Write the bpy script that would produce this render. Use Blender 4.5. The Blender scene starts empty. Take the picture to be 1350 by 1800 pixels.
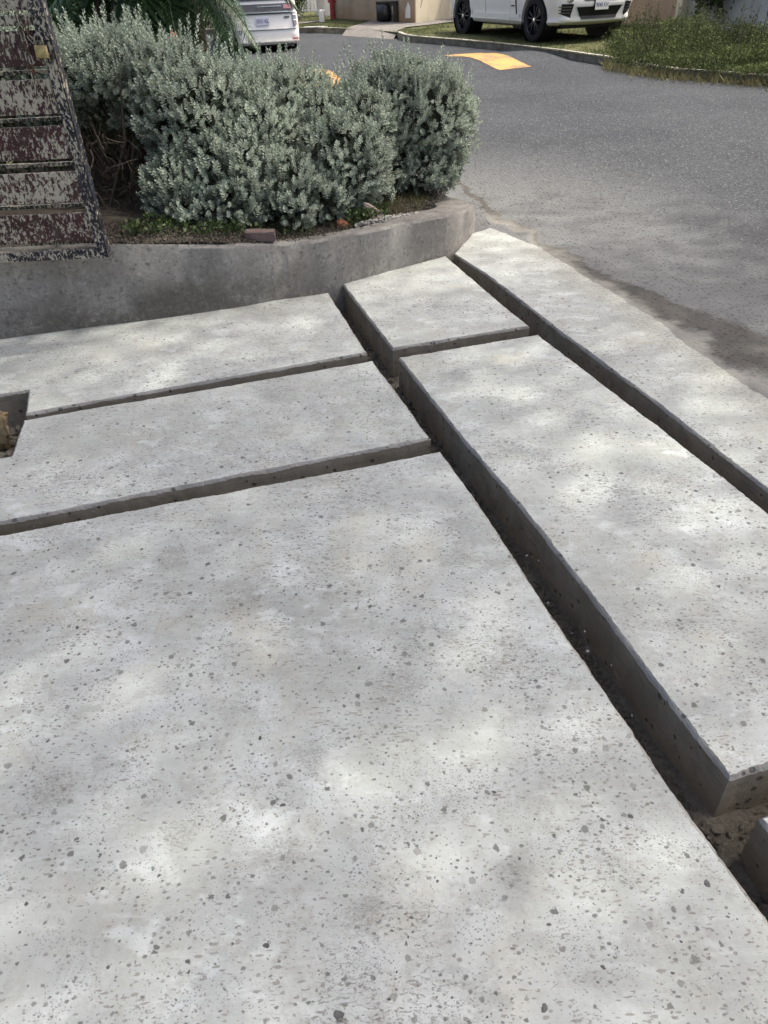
import bpy, bmesh, math, random
import numpy as np
from mathutils import Vector, Matrix, noise as mn

random.seed(7)
rng = np.random.default_rng(11)
sc = bpy.context.scene
PI = math.pi

# ------------------------------------------------------------------ camera
F, CX, CY, H = 1250.0, 675.0, 900.0, 1.5
R = np.array([[0.9988, 0.0470, 0.0], [-0.0280, 0.590, -0.8070], [-0.0380, 0.806, 0.5910]])
def _calib():
    a = np.array([(214-CX)/F, -(5-CY)/F, -1.0]); b = np.array([(6300-CX)/F, -(-280-CY)/F, -1.0])
    up = np.cross(b, a); up /= np.linalg.norm(up)
    if up[1] < 0: up = -up
    o = np.array([0, 0, -1.0]); fw = o-up*np.dot(o, up); fw /= np.linalg.norm(fw)
    return np.array([np.cross(fw, up), fw, up])
R = _calib()
cam = bpy.data.cameras.new('camera')
cam.sensor_fit = 'HORIZONTAL'; cam.sensor_width = 36; cam.lens = 36*F/1350.0
cam.clip_start = 0.05; cam.clip_end = 600
cam_o = bpy.data.objects.new('camera', cam); sc.collection.objects.link(cam_o)
M4 = Matrix([[R[i][j] for j in range(3)]+[0] for i in range(3)]+[[0, 0, 0, 1]])
M4[2][3] = H
cam_o.matrix_world = M4
sc.camera = cam_o

# ------------------------------------------------------------------ sky, sun, exposure
SUN_EL, SUN_AZ = math.radians(60), math.radians(72)      # azimuth clockwise from +Y
world = bpy.data.worlds.new('World'); sc.world = world; world.use_nodes = True
wn = world.node_tree; wn.nodes.clear()
sky = wn.nodes.new('ShaderNodeTexSky'); sky.sky_type = 'NISHITA'; sky.sun_disc = False
sky.sun_elevation = SUN_EL; sky.sun_rotation = SUN_AZ
sky.air_density = 0.85; sky.dust_density = 8.0; sky.ozone_density = 0.0
bg = wn.nodes.new('ShaderNodeBackground'); bg.inputs[1].default_value = 0.15
wo = wn.nodes.new('ShaderNodeOutputWorld')
wn.links.new(sky.outputs[0], bg.inputs[0]); wn.links.new(bg.outputs[0], wo.inputs[0])
sun = bpy.data.lights.new('sun', 'SUN'); sun.energy = 2.0; sun.angle = math.radians(1.2); sun.color = (1.0, 0.975, 0.88)
sun_o = bpy.data.objects.new('sun', sun); sc.collection.objects.link(sun_o)
SD = Vector((math.sin(SUN_AZ)*math.cos(SUN_EL), math.cos(SUN_AZ)*math.cos(SUN_EL), math.sin(SUN_EL)))
sun_o.rotation_euler = (-SD).to_track_quat('-Z', 'Y').to_euler()
sun_o.location = (6, 2, 14)
sc.view_settings.view_transform = 'Standard'; sc.view_settings.look = 'None'
sc.view_settings.exposure = 1.22; sc.view_settings.gamma = 1.0
sc.view_settings.use_curve_mapping = False
sc.render.engine = 'CYCLES'
sc.cycles.max_bounces = 6; sc.cycles.diffuse_bounces = 3; sc.cycles.transparent_max_bounces = 4

# ------------------------------------------------------------------ helpers
def ray(x, y): return R @ np.array([(x-CX)/F, -(y-CY)/F, -1.0])
def P(x, y, Y):
    d = ray(x, y); p = np.array([0, 0, H])+d*Y/d[1]; return Vector(p)
def tz(y):
    t = y-5.2
    if t < 0: return 0.0
    if t < 2: return .033*t*t/4
    return .033*(min(t, 60)-1)
def G(x, y, dz=0.0):
    lo, hi = 0., 300.; d = ray(x, y)
    for _ in range(50):
        m = (lo+hi)/2
        if H+d[2]*m/d[1] > tz(m)+dz: lo = m
        else: hi = m
    return Vector((d[0]*lo/d[1], lo, tz(lo)+dz))

def tag(o, label=None, cat=None, group=None, kind=None):
    if label: o['label'] = label
    if cat: o['category'] = cat
    if group: o['group'] = group
    if kind: o['kind'] = kind
    return o
def empty(name, loc, rz=0, label=None, cat=None, group=None):
    o = bpy.data.objects.new(name, None); sc.collection.objects.link(o)
    o.location = loc; o.rotation_euler = (0, 0, rz); o.empty_display_size = .1
    return tag(o, label, cat, group)

class MB:
    """collects faces, links them as one mesh object"""
    def __init__(s): s.v = []; s.f = []; s.m = []; s.t = []
    def add(s, verts, faces, mi=0, tint=.5):
        k = len(s.v); s.v += [tuple(v) for v in verts]; s.t += [tint]*len(verts)
        for f in faces: s.f.append(tuple(i+k for i in f)); s.m.append(mi)
    def box(s, c, size, rot=None, mi=0, tint=.5, bev=0.0):
        hx, hy, hz = (x/2 for x in size)
        if bev <= 0:
            vs = [Vector((x*hx, y*hy, z*hz)) for z in (-1, 1) for y in (-1, 1) for x in (-1, 1)]
            fs = [(0, 2, 3, 1), (4, 5, 7, 6), (0, 1, 5, 4), (2, 6, 7, 3), (0, 4, 6, 2), (1, 3, 7, 5)]
        else:
            bm = bmesh.new(); bmesh.ops.create_cube(bm, size=1)
            for v in bm.verts: v.co = Vector((v.co.x*size[0], v.co.y*size[1], v.co.z*size[2]))
            bmesh.ops.bevel(bm, geom=bm.edges[:], offset=bev, segments=2, affect='EDGES', profile=.5)
            vs = [v.co.copy() for v in bm.verts]; bm.verts.index_update()
            fs = [tuple(v.index for v in f.verts) for f in bm.faces]; bm.free()
        if rot is not None: vs = [rot @ v for v in vs]
        c = Vector(c); s.add([v+c for v in vs], fs, mi, tint)
    def tube(s, pts, radii, n=6, mi=0, tint=.5, cap=True):
        pts = [Vector(p) for p in pts]
        if not hasattr(radii, '__len__'): radii = [radii]*len(pts)
        vs = []; up = Vector((.3, .2, 1)).normalized()
        for i, p in enumerate(pts):
            d = (pts[min(i+1, len(pts)-1)]-pts[max(i-1, 0)])
            if d.length < 1e-9: d = Vector((0, 0, 1))
            d.normalize(); a = d.cross(up)
            if a.length < .1: a = d.cross(Vector((1, 0, 0)))
            a.normalize(); b = d.cross(a)
            for k in range(n):
                t = 2*PI*k/n; vs.append(p+(a*math.cos(t)+b*math.sin(t))*radii[i])
        fs = [(i*n+k, i*n+(k+1) % n, (i+1)*n+(k+1) % n, (i+1)*n+k) for i in range(len(pts)-1) for k in range(n)]
        if cap: fs += [tuple(range(n))[::-1], tuple(range((len(pts)-1)*n, len(pts)*n))]
        s.add(vs, fs, mi, tint)
    def lathe(s, prof, axis='z', n=20, c=(0, 0, 0), mi=0, close=True):
        vs = []
        for (r, h) in prof:
            for k in range(n):
                t = 2*PI*k/n; x, y = r*math.cos(t), r*math.sin(t)
                v = {'z': (x, y, h), 'y': (x, h, y), 'x': (h, x, y)}[axis]
                vs.append(Vector(v)+Vector(c))
        fs = [(i*n+k, i*n+(k+1) % n, (i+1)*n+(k+1) % n, (i+1)*n+k) for i in range(len(prof)-1) for k in range(n)]
        if close: fs += [tuple(range(n))[::-1], tuple(range((len(prof)-1)*n, len(prof)*n))]
        s.add(vs, fs, mi)
    def rock(s, c, r, seed, sub=1, mi=0, tint=.5, sq=(1, 1, 1)):
        bm = bmesh.new(); bmesh.ops.create_icosphere(bm, subdivisions=sub, radius=1)
        rr = random.Random(seed); q = Matrix.Rotation(rr.random()*6, 3, 'Z') @ Matrix.Rotation(rr.random()*3, 3, 'X')
        off = Vector((rr.random()*50, rr.random()*50, 0))
        vs = []
        for v in bm.verts:
            p = v.co*(1+.55*mn.noise(v.co*1.3+off)); p = Vector((p.x*sq[0], p.y*sq[1], p.z*sq[2]))
            vs.append((q @ p)*r+Vector(c))
        bm.verts.index_update(); fs = [tuple(v.index for v in f.verts) for f in bm.faces]; bm.free()
        s.add(vs, fs, mi, tint)
    def build(s, name, mats, parent=None, smooth=False, origin=None, recalc=True):
        me = bpy.data.meshes.new(name)
        v = s.v
        if origin is not None:
            o_ = Vector(origin); v = [tuple(Vector(p)-o_) for p in v]
        me.from_pydata(v, [], s.f)
        if not isinstance(mats, (list, tuple)): mats = [mats]
        for m in mats: me.materials.append(m)
        me.polygons.foreach_set('material_index', s.m)
        at = me.attributes.new('tint', 'FLOAT', 'POINT'); at.data.foreach_set('value', s.t)
        if recalc and len(s.f) < 20000:
            bm = bmesh.new(); bm.from_mesh(me); bmesh.ops.recalc_face_normals(bm, faces=bm.faces[:]); bm.to_mesh(me); bm.free()
        if smooth:
            me.polygons.foreach_set('use_smooth', [True]*len(me.polygons))
            if smooth != 'all': me.set_sharp_from_angle(angle=math.radians(40))
        me.update()
        o = bpy.data.objects.new(name, me); sc.collection.objects.link(o)
        if parent: o.parent = parent
        if origin is not None: o.location = origin
        return o

def np_mesh(name, V, Fq, T, mats, parent=None, smooth=False):
    """big mesh from numpy arrays; V (n,3), Fq (m,k), T (n,)"""
    me = bpy.data.meshes.new(name); k = Fq.shape[1]
    me.vertices.add(len(V)); me.vertices.foreach_set('co', V.astype(np.float32).ravel())
    me.loops.add(Fq.size); me.loops.foreach_set('vertex_index', Fq.astype(np.int32).ravel())
    me.polygons.add(len(Fq)); me.polygons.foreach_set('loop_start', np.arange(0, Fq.size, k, dtype=np.int32))
    if not isinstance(mats, (list, tuple)): mats = [mats]
    for m in mats: me.materials.append(m)
    at = me.attributes.new('tint', 'FLOAT', 'POINT'); at.data.foreach_set('value', T.astype(np.float32))
    me.update(calc_edges=True)
    if smooth: me.polygons.foreach_set('use_smooth', [True]*len(me.polygons))
    o = bpy.data.objects.new(name, me); sc.collection.objects.link(o)
    if parent: o.parent = parent
    return o

def copy_tree(o, parent=None):
    c = o.copy(); sc.collection.objects.link(c)
    if parent: c.parent = parent
    for ch in list(o.children): copy_tree(ch, c)
    return c

# ------------------------------------------------------------------ materials
class NT:
    def __init__(s, name, rough=.8, spec=.3, metal=0.0):
        s.m = bpy.data.materials.new(name); s.m.use_nodes = True; s.t = s.m.node_tree
        s.b = s.t.nodes['Principled BSDF']; s.b.inputs['Roughness'].default_value = rough
        s.b.inputs['Specular IOR Level'].default_value = spec; s.b.inputs['Metallic'].default_value = metal
    def n(s, ty, **kw):
        x = s.t.nodes.new(ty)
        for k, v in kw.items(): setattr(x, k, v)
        return x
    def l(s, a, b): s.t.links.new(a, b)
    def val(s, sock, v):
        if isinstance(v, (int, float)): sock.default_value = v
        elif isinstance(v, tuple): sock.default_value = v if len(v) == len(sock.default_value) else v+(1,)
        else: s.l(v, sock)
    def math(s, op, a, b=0.0, c=None, clamp=False):
        x = s.n('ShaderNodeMath', operation=op, use_clamp=clamp); s.val(x.inputs[0], a); s.val(x.inputs[1], b)
        if c is not None: s.val(x.inputs[2], c)
        return x.outputs[0]
    def mix(s, fac, a, b):
        x = s.n('ShaderNodeMix', data_type='RGBA'); s.val(x.inputs[0], fac); s.val(x.inputs[6], a); s.val(x.inputs[7], b)
        return x.outputs[2]
    def coord(s, kind='Object', scale=(1, 1, 1), rot=(0, 0, 0), loc=(0, 0, 0)):
        c = s.n('ShaderNodeTexCoord'); mp = s.n('ShaderNodeMapping')
        mp.inputs['Scale'].default_value = scale; mp.inputs['Rotation'].default_value = rot; mp.inputs['Location'].default_value = loc
        s.l(c.outputs[kind], mp.inputs[0]); return mp.outputs[0]
    def pos(s): return s.n('ShaderNodeNewGeometry').outputs['Position']
    def noise(s, vec, scale, detail=4, rough=.55, dist=0.0):
        x = s.n('ShaderNodeTexNoise'); s.l(vec, x.inputs['Vector']); x.inputs['Scale'].default_value = scale
        x.inputs['Detail'].default_value = detail; x.inputs['Roughness'].default_value = rough; x.inputs['Distortion'].default_value = dist
        return x
    def ramp(s, v, a, b, lo=0.0, hi=1.0):
        x = s.n('ShaderNodeMapRange', interpolation_type='SMOOTHSTEP'); s.val(x.inputs[0], v)
        x.inputs[1].default_value = a; x.inputs[2].default_value = b; x.inputs[3].default_value = lo; x.inputs[4].default_value = hi
        return x.outputs[0]
    def voro(s, vec, scale, feature='F1', dim='3D'):
        x = s.n('ShaderNodeTexVoronoi', feature=feature); s.l(vec, x.inputs['Vector']); x.inputs['Scale'].default_value = scale; x.voronoi_dimensions = dim; return x
    def warp(s, vec, scale, amt):
        nz = s.noise(vec, scale, 4, .7); su = s.n('ShaderNodeVectorMath', operation='SUBTRACT'); s.l(nz.outputs['Color'], su.inputs[0]); su.inputs[1].default_value = (.5, .5, .5)
        sca = s.n('ShaderNodeVectorMath', operation='SCALE'); s.l(su.outputs[0], sca.inputs[0]); sca.inputs['Scale'].default_value = amt
        ad = s.n('ShaderNodeVectorMath', operation='ADD'); s.l(vec, ad.inputs[0]); s.l(sca.outputs[0], ad.inputs[1]); return ad.outputs[0]
    def spots(s, vec, scale, keep, rmin, rmax, dens=None, dim='3D'):
        """irregular round spots: per-cell kept with probability keep, radius rmin..rmax (cell units)"""
        v = s.voro(vec, scale, 'F1', dim); sep = s.n('ShaderNodeSeparateColor'); s.l(v.outputs['Color'], sep.inputs[0])
        k = keep if dens is None else s.math('MULTIPLY', dens, keep)
        on = s.math('LESS_THAN', sep.outputs[0], k)
        r = s.math('MULTIPLY_ADD', s.math('POWER', sep.outputs[1], 2.2), rmax-rmin, rmin)
        q = s.math('DIVIDE', v.outputs['Distance'], r)
        m = s.ramp(q, .75, 1.1, 1.0, 0.0)
        return s.math('MULTIPLY', m, on), sep.outputs[2]
    def bump(s, h, strength=.3, dist=.01, prev=None):
        x = s.n('ShaderNodeBump'); s.val(x.inputs['Height'], h); x.inputs['Strength'].default_value = strength; x.inputs['Distance'].default_value = dist
        if prev is not None: s.l(prev, x.inputs['Normal'])
        return x.outputs[0]
    def out(s, col, nrm=None, rough=None):
        s.val(s.b.inputs['Base Color'], col)
        if nrm is not None: s.l(nrm, s.b.inputs['Normal'])
        if rough is not None: s.val(s.b.inputs['Roughness'], rough)
        return s.m

def plain(name, col, rough=.6, spec=.4, metal=0.0, var=.15, sc_=20.0, bmp=0.0):
    t = NT(name, rough, spec, metal); c = t.coord()
    nz = t.noise(c, sc_, 5).outputs['Fac']; f = t.ramp(nz, .3, .7)
    lo = tuple(x*(1-var) for x in col); hi = tuple(min(1, x*(1+var)) for x in col)
    return t.out(t.mix(f, lo, hi), t.bump(nz, bmp, .01) if bmp else None)

def mat_slab():
    t = NT('cast_concrete_top', .82, .25); c = t.coord('Object')
    n1 = t.noise(c, 1.7, 6, .6).outputs['Fac']; n2 = t.noise(c, 6.5, 8, .62, .15).outputs['Fac']; n3 = t.noise(c, 60, 4, .7).outputs['Fac']
    col = t.mix(t.ramp(n1, .32, .68), (.34, .342, .325), (.475, .482, .472))
    col = t.mix(t.ramp(n2, .48, .72, 0, .60), col, (.64, .65, .65))
    n5 = t.noise(c, 13, 8, .74).outputs['Fac']; col = t.mix(t.ramp(n5, .46, .62, 0, .50), col, (.285, .275, .245))                      # pale laitance clouds
    n2b = t.noise(c, 3.0, 8, .66, .2).outputs['Color']
    sp = t.n('ShaderNodeSeparateColor'); t.l(n2b, sp.inputs[0])
    col = t.mix(t.ramp(sp.outputs[0], .52, .70, 0, .60), col, (.29, .295, .29))             # grey trowel-burnt clouds
    col = t.mix(t.ramp(sp.outputs[1], .53, .70, 0, .55), col, (.40, .37, .30))               # tan damp stains
    bl = t.noise(t.warp(t.coord('Object', (1, 1.5, 1), (0, 0, .25)), 9, .05), 7.5, 7, .6).outputs['Fac']; bg_ = t.noise(t.coord('Object', loc=(5, 2, 0)), 2.1, 4, .6).outputs['Fac']
    col = t.mix(t.math('MULTIPLY', t.ramp(bl, .52, .62), t.ramp(bg_, .44, .62, .05, .50)), col, (.60, .615, .62))
    col = t.mix(t.math('MULTIPLY', t.ramp(bl, .46, .37), t.ramp(bg_, .58, .42, .15, .50)), col, (.30, .30, .285))
    # trowel sweeps
    cs = t.coord('Object', (5, 42, 1), (0, 0, .35)); st = t.noise(t.warp(cs, .5, 1.5), 1.2, 5, .7).outputs['Fac']
    col = t.mix(t.ramp(st, .50, .75, 0, .30), col, (.60, .61, .61))
    cs2 = t.coord('Object', (60, 7, 1), (0, 0, .2)); st2 = t.noise(t.warp(cs2, .6, 2), 1.0, 6, .75).outputs['Fac']
    col = t.mix(t.ramp(st2, .56, .78, 0, .28), col, (.30, .30, .295))
    col = t.mix(t.ramp(n3, .35, .7, 0, .22), col, (.36, .36, .355))
    # voids and exposed aggregate
    w = t.warp(c, 85, .020); w2 = t.warp(t.coord('Object', (1, 1.35, 1), (0, 0, .9)), 160, .011)
    dn = t.noise(c, 4.0, 4, .6).outputs['Fac']; d1 = t.ramp(dn, .40, .62, .30, 1.45)
    dn2 = t.noise(c, 7.0, 5, .7, .5).outputs['Fac']; d2 = t.ramp(dn2, .44, .62, .15, 1.8)
    a1, k1 = t.spots(w, 30, .40, .05, .27, d1, '2D'); a2, k2 = t.spots(w2, 62, .48, .09, .34, d1, '2D'); a3, k3 = t.spots(w2, 140, .44, .14, .40, d2, '2D')
    a4, k4 = t.spots(t.warp(c, 30, .02), 10, .20, .03, .10, d1, '2D')
    dark = t.mix(k1, (.085, .085, .08), (.27, .265, .25))
    dark2 = t.mix(k2, (.10, .10, .095), (.27, .26, .245))
    col = t.mix(t.math('MULTIPLY', a3, .70), col, (.20, .195, .185))
    col = t.mix(t.math('MULTIPLY', a2, .85), col, dark2)
    col = t.mix(t.math('MULTIPLY', a1, .88), col, dark)
    col = t.mix(t.math('MULTIPLY', a4, .80), col, (.17, .17, .165))
    w5 = t.warp(t.coord('Object', (1, 3.2, 1), (0, 0, -.5)), 14, .05); a5, k5 = t.spots(w5, 42, .34, .08, .42, t.ramp(t.noise(c, 2.6, 4, .6).outputs['Fac'], .45, .60, 0, 1.5), '2D')
    col = t.mix(t.math('MULTIPLY', a5, .72), col, (.20, .185, .165))
    # scraped dark gouges
    gz = t.noise(c, 1.9, 3, .5).outputs['Fac']; gz2 = t.noise(t.coord('Object', (30, 75, 1), (0, 0, .5)), 1.6, 5, .8, 1.0).outputs['Fac']
    g = t.math('MULTIPLY', t.ramp(gz, .55, .64), t.ramp(gz2, .53, .60))
    col = t.mix(t.math('MULTIPLY', g, .65), col, (.19, .175, .155))
    # scuffs where tools and boots dragged (own shapes, at their places)
    ps0 = t.pos(); sc_m = None
    for (px, py, rr) in ((490, 1505, .062), (420, 1050, .085), (800, 985, .075), (312, 1470, .045), (640, 1610, .05), (95, 1385, .075), (700, 1200, .07), (545, 1330, .05), (1105, 690, .08), (1160, 845, .10), (300, 985, .07), (900, 1540, .04)):
        q = G(px, py); vd = t.n('ShaderNodeVectorMath', operation='DISTANCE'); t.l(ps0, vd.inputs[0]); vd.inputs[1].default_value = (q.x, q.y, 0)
        mk = t.ramp(vd.outputs['Value'], rr*.35, rr*1.2, 1, 0); sc_m = mk if sc_m is None else t.math('MAXIMUM', sc_m, mk)
    fz_ = t.noise(t.coord('Object', (70, 130, 1), (0, 0, .3)), 1.5, 6, .8, .8).outputs['Fac']
    col = t.mix(t.math('MULTIPLY', sc_m, t.ramp(fz_, .46, .58, 0, .6)), col, (.17, .16, .14)); col = t.mix(t.math('MULTIPLY', sc_m, .22), col, (.25, .245, .23))
    # rust freckle
    rs, kk = t.spots(t.coord('Object', loc=(3, 7, 0)), 5, .10, .03, .06); col = t.mix(t.math('MULTIPLY', rs, .5), col, (.42, .2, .12))
    ps = t.pos(); sx = t.n('ShaderNodeSeparateXYZ'); t.l(ps, sx.inputs[0]); e = t.math('SUBTRACT', t.math('MULTIPLY_ADD', sx.outputs[1], .21, sx.outputs[0]), 2.28)
    en = t.math('MULTIPLY_ADD', t.math('SUBTRACT', t.noise(ps, 3.5, 7, .7).outputs['Fac'], .5), .45, e)
    sand = t.math('MULTIPLY', t.ramp(en, -.26, .0), t.ramp(t.noise(ps, 60, 4, .8).outputs['Fac'], .38, .55)); col = t.mix(t.math('MULTIPLY', sand, .8), col, t.mix(t.ramp(n3, .3, .7), (.19, .18, .15), (.42, .40, .35)))
    h = t.math('ADD', t.math('MULTIPLY', n3, .35), t.math('MULTIPLY', st, .5))
    h = t.math('SUBTRACT', h, t.math('ADD', t.math('ADD', a1, t.math('MULTIPLY', a2, .7)), t.math('ADD', t.math('MULTIPLY', a3, .4), t.math('ADD', a4, g))))
    tn_ = t.n('ShaderNodeMix', data_type='RGBA', blend_type='MULTIPLY'); tn_.inputs[0].default_value = 1; t.l(col, tn_.inputs[6]); tn_.inputs[7].default_value = (.955, .99, .965, 1); col = tn_.outputs[2]
    nb = t.bump(h, .5, .0016)
    nb = t.bump(n2, .35, .02, nb)
    return t.out(col, nb)

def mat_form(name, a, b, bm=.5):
    """cast face: darker, with bug holes and horizontal form marks"""
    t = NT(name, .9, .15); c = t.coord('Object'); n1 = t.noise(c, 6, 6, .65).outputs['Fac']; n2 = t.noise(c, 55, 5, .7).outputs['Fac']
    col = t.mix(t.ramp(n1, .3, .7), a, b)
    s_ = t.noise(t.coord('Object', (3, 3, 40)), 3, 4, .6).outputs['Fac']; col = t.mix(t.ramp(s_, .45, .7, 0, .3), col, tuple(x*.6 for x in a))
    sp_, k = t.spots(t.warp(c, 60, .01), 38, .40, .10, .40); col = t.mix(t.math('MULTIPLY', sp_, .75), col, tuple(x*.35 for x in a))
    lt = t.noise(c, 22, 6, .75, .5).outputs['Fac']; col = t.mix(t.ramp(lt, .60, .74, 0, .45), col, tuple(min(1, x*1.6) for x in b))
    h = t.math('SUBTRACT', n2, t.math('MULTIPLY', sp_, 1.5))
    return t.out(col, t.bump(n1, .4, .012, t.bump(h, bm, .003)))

def mat_kerbwall():
    t = NT('planter_kerb_concrete', .88, .2); c = t.coord('Object'); n1 = t.noise(c, 2.6, 6, .62).outputs['Fac']; n2 = t.noise(c, 14, 6, .7, .4).outputs['Fac']; n3 = t.noise(c, 90, 4, .7).outputs['Fac']
    col = t.mix(t.ramp(n1, .32, .68), (.185, .178, .165), (.28, .272, .255))
    col = t.mix(t.ramp(n2, .50, .68, 0, .5), col, (.33, .325, .31))
    cr = t.voro(t.warp(c, 9, .06), 46, 'DISTANCE_TO_EDGE').outputs['Distance']
    col = t.mix(t.math('MULTIPLY', t.ramp(cr, 0, .07, .5, 0), t.ramp(n2, .4, .6)), col, (.11, .11, .105))
    sp_, k = t.spots(t.warp(c, 50, .015), 26, .16, .08, .30, t.ramp(n1, .5, .62, .1, 1.6)); col = t.mix(t.math('MULTIPLY', sp_, .6), col, (.40, .39, .36))
    g = t.n('ShaderNodeNewGeometry'); sx = t.n('ShaderNodeSeparateXYZ'); t.l(g.outputs['Position'], sx.inputs[0])
    # mortar and dirt that splashed on to the foot of the wall
    ft = t.math('MULTIPLY', t.ramp(sx.outputs[2], .0, .13, 1, 0), t.ramp(n2, .42, .62)); col = t.mix(t.math('MULTIPLY', ft, .6), col, (.36, .34, .30))
    gm = t.math('MULTIPLY', t.ramp(t.math('MULTIPLY_ADD', t.math('SUBTRACT', n1, .5), .5, sx.outputs[2]), .02, .24, 1, 0), t.ramp(sx.outputs[0], -1.1, -.1, 1, .15)); col = t.mix(t.math('MULTIPLY', gm, .66), col, t.mix(n3, (.045, .038, .028), (.10, .088, .068)))
    dr = t.noise(t.coord('Object', (14, 14, 1.6)), 1.2, 6, .7).outputs['Fac']; col = t.mix(t.ramp(dr, .52, .72, 0, .45), col, (.10, .096, .088))
    lc = t.noise(c, 42, 8, .8, .5).outputs['Fac']; col = t.mix(t.math('MULTIPLY', t.ramp(lc, .53, .60), t.ramp(n1, .42, .6, .25, .8)), col, (.30, .295, .265)); col = t.mix(t.math('MULTIPLY', t.ramp(lc, .46, .40), t.ramp(n2, .4, .6, .2, .8)), col, (.075, .07, .062))
    return t.out(col, t.bump(n2, .5, .012, t.bump(n3, .5, .003)))

def mat_road():
    t = NT('worn_asphalt', .95, .08); p = t.pos(); sx = t.n('ShaderNodeSeparateXYZ'); t.l(p, sx.inputs[0])
    n1 = t.noise(p, .55, 5, .6).outputs['Fac']; n2 = t.noise(p, 7, 6, .7).outputs['Fac']; n3 = t.noise(p, 160, 3, .8).outputs['Fac']
    col = t.mix(t.ramp(n1, .3, .7), (.034, .0375, .042), (.050, .0545, .060))
    col = t.mix(t.ramp(n2, .4, .72, 0, .35), col, (.068, .071, .076))
    a, k = t.spots(t.warp(p, 100, .008), 56, .62, .18, .50, None, '2D'); agg = t.mix(k, (.010, .0105, .0115), (.165, .176, .190)); col = t.mix(t.math('MULTIPLY', a, .85), col, agg)
    b, kb = t.spots(t.warp(p, 90, .008), 30, .16, .07, .24, None, '2D'); col = t.mix(t.math('MULTIPLY', b, .6), col, t.mix(kb, (.12, .12, .12), (.52, .52, .50)))
    dk, kd = t.spots(t.warp(t.coord('Object', (1, 1.4, 1)), 40, .018), 34, .62, .14, .42, None, '2D'); dkm = t.math('MULTIPLY', dk, t.ramp(sx.outputs[1], 3.5, 8.0, .45, .85))
    # cement dust washed off the apron, and the brown dirt wedge beside it (follow the apron edge)
    e = t.math('SUBTRACT', t.math('MULTIPLY_ADD', sx.outputs[1], .21, sx.outputs[0]), 2.28)
    nn = t.noise(p, 2.4, 6, .65).outputs['Fac']; en = t.math('MULTIPLY_ADD', t.math('SUBTRACT', nn, .5), .55, e)
    nearf = t.ramp(sx.outputs[1], 5.4, 9.5, 1, 0)
    dust = t.math('MULTIPLY', t.ramp(en, .1, 2.4, .80, .04), nearf); col = t.mix(dust, col, (.185, .188, .185))
    wedge_w = t.ramp(sx.outputs[1], 2.3, 5.2, .72, .10)
    q = t.math('DIVIDE', en, wedge_w); wd = t.math('MULTIPLY', t.ramp(q, .0, .25), t.ramp(q, .75, 1.0, 1, 0))
    col = t.mix(t.math('MULTIPLY', wd, .72), col, t.mix(t.ramp(n2, .35, .65), (.045, .041, .035), (.085, .076, .063)))
    sand = t.math('MULTIPLY', t.ramp(en, -.1, .02), t.ramp(en, .02, .13, 1, 0)); sand = t.math('MULTIPLY', sand, t.ramp(sx.outputs[1], 5.9, 6.3, 1, 0))
    col = t.mix(t.math('MULTIPLY', sand, .62), col, t.mix(n3, (.20, .195, .165), (.36, .35, .31)))
    col = t.mix(t.math('MULTIPLY', dkm, t.math('SUBTRACT', 1.0, t.math('MULTIPLY', sand, .8))), col, (.014, .014, .0145))
    h = t.math('ADD', t.math('MULTIPLY', n3, .5), t.math('SUBTRACT', t.math('ADD', a, t.math('MULTIPLY', b, .8)), dk))
    return t.out(col, t.bump(h, .55, .004))

def mat_splash(name, base, base2, cover, rough=.45):
    """painted steel or board splashed with dried cement"""
    t = NT(name, rough, .45); c = t.coord('Object'); n1 = t.noise(c, 9, 4).outputs['Fac']
    col = t.mix(t.ramp(n1, .35, .7), base, base2)
    big = t.noise(t.coord('Object', (1, 1, .55)), 78, 5, .66, .5).outputs['Fac']; reg = t.noise(c, 4.5, 3).outputs['Fac']
    thr = t.math('MULTIPLY_ADD', t.math('SUBTRACT', reg, .5), -.42, cover)
    m1 = t.ramp(t.math('SUBTRACT', big, thr), .0, .02)
    fine, k = t.spots(t.warp(t.coord('Object', (1, 1, .55)), 60, .02), 75, .38, .12, .55, t.ramp(reg, .35, .6, .5, 1.3)); fine2, k2 = t.spots(t.coord('Object', (1, 1, .5)), 170, .35, .15, .5)
    m = t.math('MAXIMUM', m1, t.math('MAXIMUM', fine, t.math('MULTIPLY', fine2, .8)))
    sm = t.noise(t.coord('Object', (1, 1, .35)), 12, 6, .7, .4).outputs['Fac']; col = t.mix(t.ramp(sm, .46, .66, 0, .38), col, (.11, .088, .068)); rs_ = t.noise(c, 7, 5, .7).outputs['Fac']; col = t.mix(t.ramp(rs_, .58, .7, 0, .5), col, (.085, .04, .022))
    cem = t.mix(t.noise(c, 120, 3).outputs['Fac'], (.30, .265, .20), (.56, .52, .42))
    col = t.mix(m, col, cem); rg = t.math('MULTIPLY_ADD', m, .45, rough)
    return t.out(col, t.bump(m, .6, .003), rg)

def mat_leaf(name, lo, hi, rough=.6, trans=.15, spec=.3):
    t = NT(name, rough, spec); a = t.n('ShaderNodeAttribute', attribute_name='tint')
    col = t.mix(a.outputs['Fac'], lo, hi)
    t.val(t.b.inputs['Base Color'], col)
    if trans > 0:
        tr = t.n('ShaderNodeBsdfTranslucent'); t.l(col, tr.inputs[0]); mx = t.n('ShaderNodeMixShader'); mx.inputs[0].default_value = trans
        o = t.t.nodes['Material Output']; t.l(t.b.outputs[0], mx.inputs[1]); t.l(tr.outputs[0], mx.inputs[2]); t.l(mx.outputs[0], o.inputs[0])
    return t.m

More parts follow.
